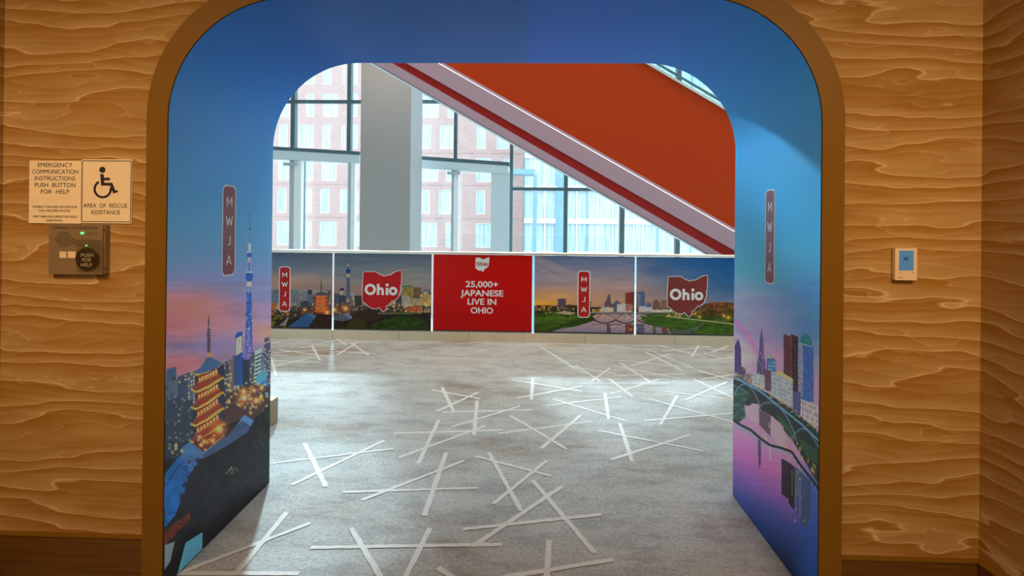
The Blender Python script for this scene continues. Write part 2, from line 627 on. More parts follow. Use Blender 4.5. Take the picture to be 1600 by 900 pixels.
S(680, 700, 2.759, (10, 518, 110, 580), (172, 36, 498, 122), (232, 20, 370, 272), (482, 55, 250, 243), (420, 140, 688, 455), (548, 167, 160, 428),
  (120, 352, 718, 288), (492, 398, 478, 575), (300, 558, 768, 483))


def build_floor():
    rnd = random.Random(5)
    mb = MB()
    mb.box(-LOBBY, LOBBY, HB - 0.15, YP + 0.12, -0.3, 0.0)
    for si, (a, b, c, d) in enumerate(STROKES):
        p, q = atz(a, b)[:2], atz(c, d)[:2]
        L = np.linalg.norm(q - p)
        t = (q - p) / L
        nrm = np.array([-t[1], t[0]])
        n = max(4, int(L / 0.03))
        w0 = 0.0125 + 0.002 * rnd.random()
        lft, rgt = [], []
        for i in range(n + 1):
            c0 = p + t * L * i / n
            lft.append((*(c0 + nrm * (w0 + rnd.uniform(-.0022, .0022))), 0.0006 + si * 0.00003))
            rgt.append((*(c0 - nrm * (w0 + rnd.uniform(-.0022, .0022))), 0.0006 + si * 0.00003))
        v = lft + rgt
        mb.add(v, [(i, n + 1 + i, n + 2 + i, i + 1) for i in range(n)], 1)
    return struct(mb.build('floor', ['floor', 'floor_line']))


build_floor()


# portal trim and skirting boards
def portal_trim():
    A = arch(XL, XR, ZT, RAD)
    B = arch(XL - 0.086, XR + 0.086, ZT + 0.086, RAD + 0.075)
    n = len(A)
    y0, y1 = YF - 0.022, YF + 0.012
    v = [(x, y0, z) for x, z in A] + [(x, y0, z) for x, z in B] + [(x, y1, z) for x, z in A] + [(x, y1, z) for x, z in B]
    f = []
    for i in range(n - 1):
        f += [(i, i + 1, n + i + 1, n + i), (i + 1, i, 2 * n + i, 2 * n + i + 1), (n + i, n + i + 1, 3 * n + i + 1, 3 * n + i)]
    f += [(0, n, 3 * n, 2 * n), (n - 1, 2 * n - 1 + 2 * n, 2 * n - 1, n - 1)][:1]
    mb = MB()
    mb.add(v, f)
    return struct(mb.build('trim_1', 'trim'))


portal_trim()
ZB = 0.2103


def skirting(name, x0, x1, y0, y1):
    mb = MB()
    mb.box(x0, x1, y0, y1, 0, ZB - 0.012)
    ex = 0.005
    mb.box(x0 - (ex if y1 - y0 > 0.1 else 0), x1 + (ex if y1 - y0 > 0.1 else 0), y0 - (ex if y1 - y0 < 0.1 else 0), y1, ZB - 0.012, ZB, 1)
    return struct(mb.build(name, ['dark_wood', 'trim'], bevel=0.002))


skirting('baseboard_left', HALL_L, XL - 0.087, YF - 0.016, YF)
skirting('baseboard_right', XR + 0.087, HALL_R, YF - 0.016, YF)
skirting('baseboard_side_right', HALL_R - 0.016, HALL_R, HB, YF - 0.022)
skirting('baseboard_side_left', HALL_L, HALL_L + 0.016, HB, YF - 0.022)


# ------------------------------------------------------------------ printed pictures, painted in image pixel positions
def vnoise(x, y, seed):
    xi, yi = np.floor(x).astype(np.int64), np.floor(y).astype(np.int64)
    fx, fy = x - xi, y - yi
    fx, fy = fx * fx * (3 - 2 * fx), fy * fy * (3 - 2 * fy)

    def h(i, j):
        k = (i * 374761393 + j * 668265263 + seed * 974634777) & 0x7fffffff
        k = ((k ^ (k >> 13)) * 1274126177) & 0x7fffffff
        return ((k ^ (k >> 16)) & 0xffff) / 65535.0
    return (h(xi, yi) * (1 - fx) + h(xi + 1, yi) * fx) * (1 - fy) + (h(xi, yi + 1) * (1 - fx) + h(xi + 1, yi + 1) * fx) * fy


def fbm(x, y, seed, oct=4):
    s, a, t = 0, 0.5, 0
    for o in range(oct):
        s = s + a * vnoise(x * 2 ** o, y * 2 ** o, seed + o * 17)
        t += a
        a *= 0.5
    return s / t


class PixelSheet:
    """A print: X, Y are the image pixels of its points seen from the camera, C their colours (0..255)."""
    def __init__(self, X, Y):
        self.X, self.Y = X, Y
        self.C = np.zeros((len(X), 3))

    def put(self, mask, col, a=1.0):
        col = np.asarray(col, float)
        if np.ndim(a) == 0:
            self.C[mask] = self.C[mask] * (1 - a) + col * a
        else:
            aa = a[:, None]
            self.C[mask] = self.C[mask] * (1 - aa) + col * aa

    def near(self, x0, x1, y0, y1):
        return np.nonzero((self.X >= x0) & (self.X <= x1) & (self.Y >= y0) & (self.Y <= y1))[0]

    def inside(self, pts):
        P = np.asarray(pts, float)
        idx = self.near(P[:, 0].min(), P[:, 0].max(), P[:, 1].min(), P[:, 1].max())
        x, y = self.X[idx], self.Y[idx]
        c = np.zeros(len(idx), bool)
        n = len(P)
        for i in range(n):
            (x1, y1), (x2, y2) = P[i], P[(i + 1) % n]
            if y1 == y2:
                continue
            k = ((y1 > y) != (y2 > y)) & (x < (x2 - x1) * (y - y1) / (y2 - y1) + x1)
            c ^= k
        return idx[c]

    def poly(self, pts, col, a=1.0):
        self.put(self.inside(pts), col, a)

    def rect(self, x0, y0, x1, y1, col, a=1.0):
        self.put(self.near(min(x0, x1), max(x0, x1), min(y0, y1), max(y0, y1)), col, a)

    def line(self, x0, y0, x1, y1, w, col, a=1.0):
        d = np.array([x1 - x0, y1 - y0], float)
        L = np.hypot(*d)
        nx, ny = -d[1] / L * w / 2, d[0] / L * w / 2
        self.poly([(x0 + nx, y0 + ny), (x1 + nx, y1 + ny), (x1 - nx, y1 - ny), (x0 - nx, y0 - ny)], col, a)

    def curve(self, pts, w, col, a=1.0):
        for p, q in zip(pts[:-1], pts[1:]):
            self.line(*p, *q, w, col, a)

    def glow(self, x, y, rx, ry, col, a):
        idx = self.near(x - 3 * rx, x + 3 * rx, y - 3 * ry, y + 3 * ry)
        g = np.exp(-((self.X[idx] - x) / rx) ** 2 - ((self.Y[idx] - y) / ry) ** 2) * a
        self.put(idx, col, g)

    def sky(self, stops):
        ys = [s[0] for s in stops]
        for c in range(3):
            self.C[:, c] = np.interp(self.Y, ys, [s[1][c] for s in stops])

    def mottle(self, idx, seed, sx, sy, amt, col=None, lo=0.5):
        n = fbm(self.X[idx] / sx, self.Y[idx] / sy, seed)
        if col is None:
            self.C[idx] = np.clip(self.C[idx] * (1 + amt * (n[:, None] - 0.5) * 2), 0, 255)
        else:
            a = np.clip((n - lo) * 5, 0, 1) * amt
            self.put(idx, col, a)

    def lights(self, x0, y0, x1, y1, n, r, cols, rnd, a=0.9, glow=True):
        for _ in range(n):
            x, y = rnd.uniform(x0, x1), rnd.uniform(y0, y1)
            q = r * rnd.uniform(0.6, 1.5)
            if glow:
                self.glow(x, y, q, q, rnd.choice(cols), a)
            else:
                self.rect(x - q * .6, y - q * .5, x + q * .6, y + q * .5, rnd.choice(cols), a)

    def block(self, x0, y0, x1, y1, col, win=None, nx=4, ny=8, p=0.5, rnd=None, skew=0.0, face=None):
        """A building: body, darker side, rows of windows; skew drops its top from left to right."""
        sk = skew * (x1 - x0)
        self.poly([(x0, y0), (x1, y0 + sk), (x1, y1), (x0, y1)], col)
        if face:
            self.poly([(x0, y0), (x0 + (x1 - x0) * .35, y0 + sk * .35), (x0 + (x1 - x0) * .35, y1), (x0, y1)], face)
        if win is not None:
            dx, dy = (x1 - x0) / nx, (y1 - y0) / ny
            for i in range(nx):
                for j in range(ny):
                    if rnd.random() < p:
                        cx, cy = x0 + (i + .5) * dx, y0 + (j + .55) * dy + skew * (i + .5) * dx
                        w = win if not isinstance(win, list) else rnd.choice(win)
                        self.rect(cx - dx * .3, cy - dy * .28, cx + dx * .3, cy + dy * .28, w, 0.85)


def grid_print(name, rows, mat, sheet, gain, parent=None, smooth=True, gamma=1.0):
    """rows: list of arrays (n,3); sheet.C holds the colour of each point in the same order."""
    nr, nc = len(rows), len(rows[0])
    co = np.concatenate(rows)
    me = bpy.data.meshes.new(name)
    i = np.arange(nr - 1)[:, None] * nc + np.arange(nc - 1)[None, :]
    q = np.stack([i, i + 1, i + nc + 1, i + nc], -1).reshape(-1, 4)
    me.vertices.add(len(co))
    me.vertices.foreach_set('co', co.ravel())
    me.loops.add(q.size)
    me.loops.foreach_set('vertex_index', q.ravel().astype(np.int32))
    me.polygons.add(len(q))
    me.polygons.foreach_set('loop_start', np.arange(0, q.size, 4, dtype=np.int32))
    me.update(calc_edges=True)
    me.polygons.foreach_set('use_smooth', np.full(len(q), smooth))
    at_ = me.attributes.new('print', 'FLOAT_COLOR', 'POINT')
    ink = s2l(np.clip(sheet.C, 0, 255) / 255.0) ** gamma
    if gamma > 1.1:
        ink = ink * (0.25 + 0.75 * np.clip(ink.mean(1, keepdims=True) / 0.07, 0, 1))
    lin = np.clip(ink * np.asarray(gain), 0, 0.95)
    at_.data.foreach_set('color', np.concatenate([lin, np.ones((len(lin), 1))], 1).ravel().astype(np.float32))
    me.materials.append(M[mat])
    me.validate()
    return link(name, me, parent)


WARMS = [(255, 200, 110), (255, 170, 70), (255, 225, 160)]


# ---------------- pictures on the jambs
def draw_pagoda_side(s):
    rnd = random.Random(11)
    s.sky([(150, (62, 112, 172)), (280, (68, 122, 178)), (350, (84, 132, 180)), (400, (104, 132, 172)), (445, (138, 128, 164)), (480, (166, 126, 152)),
           (560, (160, 122, 148)), (600, (140, 110, 140))])
    al = np.arange(len(s.X))
    band = lambda x0, y0, rx, ry, c, a: s.glow(x0, y0, rx, ry, c, a)
    band(290, 485, 62, 30, (222, 118, 104), .95)
    band(268, 512, 40, 22, (214, 112, 112), .7)
    band(352, 505, 30, 12, (196, 124, 132), .6)
    band(415, 520, 24, 14, (238, 140, 118), .95)
    band(285, 570, 42, 16, (226, 118, 118), .85)
    band(330, 540, 40, 10, (140, 118, 156), .7)
    band(275, 540, 30, 6, (140, 112, 150), .6)
    band(268, 525, 14, 3, (130, 105, 140), .5)
    band(400, 460, 30, 10, (128, 132, 172), .6)
    sky = s.near(250, 430, 440, 600)
    s.mottle(sky, 3, 46, 9, 0.10)
    # distant city
    s.poly([(255, 604), (300, 584), (350, 566), (425, 548), (425, 700), (255, 720)], (58, 62, 84))
    s.block(259, 577, 274, 640, (72, 88, 116), (50, 60, 86), 2, 5, .4, rnd, skew=-.3)
    s.block(256, 600, 279, 660, (96, 100, 116), (70, 76, 96), 3, 4, .5, rnd, skew=-.4)
    s.block(277, 589, 296, 640, (70, 76, 100), WARMS, 4, 9, .25, rnd, skew=-.4)
    s.block(292, 584, 304, 640, (94, 92, 110), WARMS, 3, 10, .5, rnd, skew=-.4)
    s.block(349, 566, 358, 620, (70, 72, 96), (210, 170, 130), 3, 9, .5, rnd, skew=-.3)
    s.block(357, 562, 365, 614, (124, 92, 96), WARMS, 3, 10, .6, rnd, skew=-.3)
    s.block(363, 556, 372, 614, (80, 84, 110), None, skew=-.3)
    # lattice broadcasting tower
    for y in range(330, 381, 2):
        s.rect(388.6, y, 390.0, y + 1.5, (62, 74, 112) if (y // 4) % 2 else (96, 104, 132))
    s.rect(387, 380, 391, 392, (206, 178, 168))
    s.poly([(384.8, 394), (392.6, 394), (392.6, 402), (384.8, 402)], (30, 92, 156))
    s.rect(385, 393, 392.4, 395, (214, 226, 238))
    s.rect(386.6, 402, 391.2, 423, (176, 150, 160))
    s.rect(387.4, 410, 390, 423, (60, 96, 156))
    s.poly([(383, 424), (394.2, 424), (393.8, 436), (391.8, 440), (385.4, 440), (383.4, 436)], (26, 84, 152))
    s.rect(383, 424, 394.2, 426.6, (150, 190, 226))
    tw = [(385.2, 440), (391.8, 440), (393.4, 520), (394.6, 562), (380.2, 562), (382.6, 520)]
    s.poly(tw, (54, 86, 152))
    s.rect(384.8, 440, 392, 448, (206, 178, 156))
    s.rect(384.8, 448, 392, 456, (130, 124, 156))
    ti = s.inside(tw)
    low = ti[s.Y[ti] > 492]
    s.put(low, (138, 104, 172), np.clip((s.Y[low] - 492) / 60, 0, 1) * .8)
    s.mottle(ti[s.Y[ti] > 450], 8, 1.6, 2.4, .35)
    s.lights(384, 455, 393, 548, 40, .7, [(200, 214, 250), (226, 190, 240)], rnd, .8)
    # lit glass tower beside it
    s.poly([(366.5, 524), (370, 519), (378, 518), (378, 600), (366, 606)], (34, 78, 138))
    s.poly([(367.4, 529), (377.2, 524), (377.2, 550), (367.2, 556)], (196, 190, 146))
    i = s.inside([(367.4, 529), (377.2, 524), (377.2, 550), (367.2, 556)])
    s.mottle(i, 4, 2, 2, .35)
    s.rect(366.4, 556, 370, 600, (64, 76, 106))
    # right-hand blocks
    s.block(389, 552, 398, 612, (86, 84, 100), WARMS, 3, 11, .4, rnd, skew=-.35)
    s.block(397, 549, 408.5, 612, (168, 170, 190), None, skew=-.5)
    for k in range(9):
        s.line(397.6, 557 + k * 6, 408, 552 + k * 6, 1.9, (60, 60, 84))
    s.block(407, 556, 413, 612, (110, 112, 140), (70, 70, 96), 2, 9, .5, rnd, skew=-.5)
    s.block(412, 529, 421.5, 604, (78, 76, 102), WARMS, 3, 15, .55, rnd, skew=-.4)
    s.poly([(399, 590), (404, 582), (415, 576), (416, 592), (400, 602)], (96, 144, 206))
    s.poly([(396, 604), (416, 592), (419, 604), (398, 614)], (70, 110, 166))
    # street between, with lamps
    s.poly([(352, 616), (392, 600), (421, 604), (421, 650), (352, 668)], (86, 62, 64))
    s.lights(352, 598, 420, 648, 70, 1.6, WARMS, rnd, .8)
    for x, y, r in ((380, 621, 5), (380, 612, 3.4), (396, 610, 2.6), (408, 606, 2.4), (371, 634, 3), (400, 626, 3)):
        s.glow(x, y, r * 1.9, r * 1.9, (240, 120, 50), .75)
        s.glow(x, y, r * .8, r * .8, (255, 232, 170), .95)
    s.rect(414, 613, 418, 617, (60, 190, 200), .8)
    # pagoda: five tiers under a slate roof
    s.curve([(259, 640), (300, 640)], 30, (60, 70, 92))
    s.poly([(258, 628), (280, 618), (300, 640), (300, 690), (258, 690)], (66, 72, 92), .9)
    s.lights(258, 620, 300, 690, 30, 1.2, WARMS, rnd, .55)
    eav = [((300, 585), (348, 567)), ((299, 612), (349, 590)), ((298, 639), (349, 613)), ((297, 665), (350, 638)), ((296, 692), (351, 662))]
    tops = [(324, 557)]
    for k in range(5):
        (x0, y0), (x1, y1) = eav[k]
        # walls under the roof
        w0, w1 = (x0 + 9, y0 + 1), (x1 - 9, y1 + 4)
        s.poly([(w0[0], w0[1] - 4), (w1[0], w1[1] - 4), (w1[0], w1[1] + 15), (w0[0], w0[1] + 13)], (226, 58, 22))
        for j in range(7):
            t = (j + .5) / 7
            cx, cy = w0[0] + (w1[0] - w0[0]) * t, w0[1] + (w1[1] - w0[1]) * t + 7
            s.rect(cx - 1.2, cy - 2, cx + 1.2, cy + 5, (255, 150, 70))
            s.glow(cx, cy + 1.5, 1.6, 2.0, (255, 222, 150), .9)
    for k in range(4):
        (x0, y0), (x1, y1) = eav[k + 1]
        (a0, b0), (a1, b1) = eav[k]
        s.poly([(x0, y0), (a0 + 7, b0 + 13), (a1 - 7, b1 + 17), (x1, y1)], (150, 60, 44))
        s.line(a0 + 7, b0 + 13, a1 - 7, b1 + 17, 1.6, (244, 120, 50), .9)
    for k in range(5):
        (x0, y0), (x1, y1) = eav[k]
        mx, my = (x0 + x1) / 2, (y0 + y1) / 2 + 3.4
        s.curve([(x0 - 1, y0 - 3), (x0 + 8, y0 + .6), (mx, my), (x1 - 8, y1 + 3), (x1, y1)], 3.4, (255, 146, 42))
        s.curve([(x0 + 4, y0 + 1), (mx, my + 1.6), (x1 - 6, y1 + 5)], 1.5, (255, 206, 110))
        s.curve([(x0 + 6, y0 + 4), (mx, my + 4), (x1 - 8, y1 + 7)], 1.6, (120, 30, 24))
    s.poly([(323, 557), (319, 564), (311, 575), (299, 583), (312, 584), (330, 579), (348, 567), (337, 563), (330, 559), (327, 556)], (72, 96, 132))
    s.line(324, 558, 318, 582, .9, (52, 72, 106), .7)
    s.poly([(322, 558), (324, 549), (326.2, 549), (329, 558)], (196, 140, 70))
    s.rect(324.4, 498, 326, 552, (86, 62, 66))
    for k in range(9):
        y = 515 + k * 4
        s.poly([(322, y), (328.2, y - 1.2), (328.2, y + 1.2), (322, y + 2.2)], (74, 56, 64))
    s.poly([(325, 491), (326.4, 500), (326, 512), (324, 512), (323.8, 500)], (104, 78, 74))
    # base of the pagoda and temple roofs
    s.poly([(297, 694), (345, 668), (350, 690), (312, 712), (298, 706)], (116, 40, 30))
    s.lights(306, 680, 348, 704, 16, 1.7, WARMS, rnd, .85)
    s.poly([(350, 640), (366, 630), (386, 646), (352, 672)], (96, 60, 58))
    s.poly([(314, 708), (352, 682), (378, 652), (382, 648), (402, 662), (390, 672), (330, 712), (318, 720)], (66, 80, 110))
    s.line(316, 709, 379, 654, 1.4, (150, 150, 170), .8)
    s.line(346, 684, 392, 658, 1, (40, 48, 70), .9)
    s.poly([(374, 655), (382, 648), (402, 662), (395, 668)], (92, 120, 160))
    s.poly([(345, 668), (377, 654), (352, 684)], (60, 34, 36))
    for x, y, r in ((342, 671, 4.6), (331, 688, 2.4), (318, 690, 2)):
        s.glow(x, y, r * 2.6, r * 2.6, (255, 130, 40), .7)
        s.glow(x, y, r * .9, r * .9, (255, 236, 150), .98)
    s.poly([(296, 690), (316, 706), (314, 713), (282, 712), (282, 700)], (80, 110, 150))
    s.lights(259, 690, 284, 724, 14, 1.6, WARMS, rnd, .7)
    # dark trees and the blue roof
    tr = [(250, 716), (318, 716), (340, 704), (365, 690), (385, 676), (400, 650), (425, 630), (425, 780), (250, 1000)]
    s.poly(tr, (38, 36, 44))
    ti = s.inside(tr)
    s.mottle(ti, 21, 14, 16, .45)
    s.mottle(ti, 22, 2.6, 2.6, .35)
    s.mottle(ti[s.X[ti] < 350], 23, 16, 22, .5, (66, 50, 62))
    g = s.near(392, 424, 634, 700)
    g = g[(s.Y[g] > 690 - (s.X[g] - 360) * .95)]
    s.mottle(g, 27, 5, 5, .65, (58, 74, 58), .42)
    s.lights(344, 728, 372, 745, 10, 1.0, [(196, 190, 110)], rnd, .7)
    roof = [(256, 742), (279, 712), (316, 711), (300, 738), (292, 760), (281, 784), (272, 806), (256, 824)]
    s.poly(roof, (24, 92, 152))
    s.poly([(280, 713), (316, 711), (298, 740)], (74, 104, 150))
    s.curve([(256, 760), (279, 726), (298, 742)], 1.4, (20, 50, 90))
    s.mottle(s.inside(roof), 31, 9, 12, .16)
    i = s.near(280, 330, 716, 800)
    n = fbm(s.X[i] / 5, s.Y[i] / 6, 33)
    k = i[(n + (s.X[i] - 296 + (s.Y[i] - 730) * .35) / 40) > .55]
    k = k[s.X[k] < 312]
    s.put(k, (48, 40, 56), .8)
    s.poly([(256, 830), (296, 800), (296, 812), (256, 852)], (116, 44, 28))
    s.mottle(s.near(256, 296, 800, 852), 41, 6, 3, .3)
    s.poly([(256, 852), (272, 846), (264, 880), (256, 890)], (132, 128, 134))
    s.poly([(276, 862), (300, 822), (316, 829), (314, 870), (256, 930), (256, 890)], (16, 16, 20))
    s.poly([(289, 848), (315, 832), (315, 858), (279, 894), (276, 898)], (96, 146, 178))
    for k in range(6):
        s.line(292 + k * 4, 848 - k * 3, 286 + k * 5, 884 - k * 5, .8, (70, 112, 146), .8)


def draw_river_side(s):
    rnd = random.Random(12)
    s.sky([(150, (50, 138, 240)), (350, (60, 148, 238)), (430, (92, 164, 224)), (470, (150, 154, 218)), (520, (186, 152, 212)), (560, (204, 160, 204)),
           (640, (206, 150, 190))])
    dx = np.clip((s.X - 1150) / 130, 0, 1)
    i = s.near(1140, 1290, 380, 620)
    s.put(i, (84, 140, 214), np.clip((s.X[i] - 1190) / 90, 0, .85) * np.clip((s.Y[i] - 380) / 60, 0, 1) * np.clip((600 - s.Y[i]) / 80, 0, 1))
    s.put(i, (172, 158, 224), np.clip((1200 - s.X[i]) / 60, 0, .8) * np.clip((s.Y[i] - 420) / 50, 0, 1) * np.clip((560 - s.Y[i]) / 80, 0, 1))
    s.curve([(1148, 500), (1166, 520), (1182, 545), (1200, 572)], 7, (228, 108, 176), .55)
    s.curve([(1148, 520), (1165, 540), (1180, 565)], 6, (240, 170, 190), .6)
    s.glow(1160, 560, 20, 18, (246, 196, 186), .8)
    s.glow(1215, 560, 20, 26, (222, 150, 196), .7)
    s.mottle(s.near(1140, 1290, 440, 600), 5, 30, 10, .07)
    # far towers
    s.poly([(1149, 590), (1149, 540), (1152, 534), (1154, 529), (1156.5, 535), (1158.5, 544), (1159.5, 590)], (84, 62, 112))
    s.rect(1152, 538, 1155, 586, (112, 78, 120), .6)
    s.poly([(1155, 570), (1166, 576), (1166, 600), (1155, 596)], (92, 74, 112))
    s.poly([(1164, 582), (1178, 586), (1178, 606), (1164, 600)], (150, 120, 130))
    s.lights(1150, 574, 1178, 602, 14, 1.2, WARMS, rnd, .7)
    # the tall stone spire
    s.poly([(1183, 600), (1184, 566), (1186.6, 556), (1188, 530), (1189.6, 520), (1190.8, 511), (1192, 520), (1194, 531), (1195, 557), (1197, 566), (1199, 606)], (104, 80, 128))
    s.poly([(1191, 512), (1194, 531), (1195, 557), (1197, 566), (1199, 606), (1191, 606)], (136, 100, 150), .8)
    for k in range(8):
        s.rect(1186 + (k % 3) * 3, 545 + k * 6, 1187.4 + (k % 3) * 3, 547.5 + k * 6, (220, 180, 160), .8)
    s.poly([(1199, 590), (1199, 562), (1202, 557), (1207, 555), (1211, 560), (1214, 570), (1214, 600)], (84, 116, 158))
    s.rect(1201, 556, 1210, 560, (214, 190, 140), .8)
    s.block(1201, 564, 1214, 600, (96, 126, 166), (160, 196, 214), 4, 7, .5, rnd)
    s.poly([(1193, 576), (1206, 580), (1206, 612), (1193, 608)], (122, 72, 94))
    s.block(1176, 582, 1196, 612, (206, 190, 214), (150, 140, 176), 6, 5, .6, rnd, skew=.25)
    # twin dark red towers
    s.block(1225.5, 522, 1237, 592, (104, 42, 58), (150, 70, 76), 4, 14, .5, rnd, skew=.3)
    s.block(1236.5, 521, 1248.5, 616, (78, 30, 48), (110, 52, 70), 4, 20, .5, rnd, skew=.45)
    s.line(1237, 522, 1237, 596, 1, (200, 110, 90), .7)
    # blue glass tower with a green crown
    s.block(1248, 536, 1272.5, 628, (66, 100, 172), (96, 136, 204), 8, 24, .5, rnd, skew=.25)
    s.block(1248, 534, 1256, 620, (140, 136, 176), [(232, 190, 130), (180, 180, 210)], 3, 22, .6, rnd, skew=.2)
    s.poly([(1250, 535), (1254, 525), (1259, 520.5), (1265, 523), (1269, 531), (1271, 542)], (36, 128, 140))
    s.line(1250, 536, 1271, 543, 1.4, (150, 190, 210), .8)
    # pale blocks by the bank
    s.block(1206, 580, 1240, 634, (196, 186, 220), (150, 148, 196), 9, 8, .6, rnd, skew=.35)
    s.poly([(1209, 582), (1220, 580), (1240, 592), (1240, 597)], (236, 196, 130))
    s.lights(1207, 618, 1238, 632, 14, 1.2, WARMS, rnd, .7)
    s.block(1250, 622, 1280, 668, (222, 196, 206), (150, 130, 160), 8, 5, .7, rnd, skew=.45)
    s.block(1240, 612, 1252, 650, (96, 90, 140), None)
    # bank, bridge, river
    s.poly([(1146, 588), (1170, 598), (1200, 614), (1240, 640), (1280, 674), (1280, 790), (1146, 700)], (54, 66, 60))
    i = s.near(1146, 1282, 588, 720)
    s.lights(1150, 592, 1278, 640, 0, 1, WARMS, rnd)
    for k in range(60):
        t = rnd.random()
        x = 1148 + 132 * t
        y = 586 + 62 * t + 28 * t * t + rnd.uniform(-5, 3)
        s.glow(x, y, 1.3, 1.3, rnd.choice(WARMS), .8)
        s.glow(x, y + 10, 4, 4, (36, 70, 56), .6)
    water = [(1146, 640), (1160, 632), (1180, 636), (1210, 652), (1240, 690), (1282, 760), (1282, 1000), (1146, 1000)]
    s.poly(water, (212, 112, 172))
    w = s.inside(water)
    yy, xx = s.Y[w], s.X[w]
    t = np.clip((yy - (660 + (xx - 1146) * .55)) / 190, 0, 1)
    cols = [(226, 150, 190), (218, 116, 176), (150, 96, 168), (74, 80, 146), (26, 62, 116), (16, 44, 84)]
    xs = [0, .2, .42, .6, .8, 1]
    for c in range(3):
        s.C[w, c] = np.interp(t, xs, [k[c] for k in cols])
    i = w[(xx > 1235)]
    s.put(i, (40, 92, 168), np.clip((s.X[i] - 1235) / 45, 0, .75) * np.clip((s.Y[i] - 700) / 60, 0, 1))
    s.mottle(w, 6, 30, 3, .06)
    # inner pink water seen through the arches
    s.poly([(1164, 642), (1176, 630), (1188, 632), (1187, 662), (1174, 656)], (232, 168, 196))
    s.poly([(1206, 650), (1224, 664), (1232, 700), (1218, 700), (1205, 676)], (228, 170, 190))
    s.poly([(1187, 640), (1205, 650), (1205, 682), (1187, 664)], (104, 74, 88), .9)
    for k in range(40):
        x = rnd.uniform(1180, 1278)
        y = 632 + (x - 1160) * .62 + rnd.uniform(0, 38)
        s.rect(x - .7, y, x + .7, y + rnd.uniform(4, 9), rnd.choice(WARMS), .75)
    # greenery of the left bank
    gb = [(1146, 600), (1160, 606), (1174, 616), (1164, 632), (1166, 652), (1156, 660), (1146, 656)]
    s.poly(gb, (36, 84, 82))
    s.mottle(s.inside(gb), 9, 5, 4, .6, (96, 140, 96), .45)
    gb = [(1214, 646), (1236, 668), (1246, 690), (1240, 684), (1222, 664)]
    s.poly(gb, (62, 100, 72))
    gb = [(1248, 684), (1282, 706), (1282, 726), (1262, 716)]
    s.poly(gb, (60, 92, 66))
    # bridge deck and arches
    deck = [(1146, 590), (1160, 595), (1190, 612), (1225, 640), (1255, 664), (1282, 690)]
    s.curve([(x, y + 3) for x, y in deck], 4.5, (50, 56, 84))
    s.curve(deck, 2.6, (126, 146, 190))
    s.curve([(x, y + 1) for x, y in deck], 1.2, (116, 178, 226))
    for a, b, h in ((1148, 1190, 30), (1186, 1246, 44), (1240, 1290, 26)):
        pts = []
        for k in range(13):
            tt = k / 12
            x = a + (b - a) * tt
            yb = np.interp(x, [d[0] for d in deck], [d[1] for d in deck])
            foot = np.interp(x, [1146, 1186, 1246, 1290], [618, 640, 690, 728])
            pts.append((x, foot + (yb + 2 - foot) * math.sin(math.pi * tt) ** .7))
        s.curve(pts, 2.0, (84, 96, 124))
        s.curve([(x, y - 1) for x, y in pts], .8, (136, 156, 182))
    bank = [(1146, 656), (1158, 664), (1174, 672), (1190, 686), (1205, 696), (1222, 700), (1238, 706), (1250, 724), (1282, 766)]
    s.curve(bank, 4.2, (44, 44, 62))
    for x, y, _ in [(x, np.interp(x, [b[0] for b in bank], [b[1] for b in bank]), 0) for x in range(1150, 1282, 5)]:
        s.rect(x - .8, y + 2, x + .8, y + 8, (74, 178, 222), .75)
    # mirrored towers
    s.poly([(1185, 686), (1190, 690), (1190, 722), (1187.6, 734), (1186, 722)], (84, 56, 104), .9)
    s.rect(1203, 698, 1206, 720, (232, 200, 190), .6)
    s.poly([(1222, 716), (1233, 722), (1233, 780), (1222, 772)], (58, 30, 58), .9)
    s.poly([(1233, 722), (1243, 730), (1243, 798), (1233, 786)], (38, 26, 52), .92)
    s.poly([(1243, 728), (1268, 752), (1268, 800), (1262, 826), (1254, 822), (1246, 800)], (70, 84, 124), .9)
    s.rect(1249, 745, 1253, 810, (132, 138, 160), .5)
    s.lights(1236, 735, 1262, 820, 8, 1.5, [(150, 170, 60), (236, 180, 90)], rnd, .6)
    for x in (1238, 1246):
        s.rect(x, 735, x + 1.5, 775, (150, 170, 90), .6)


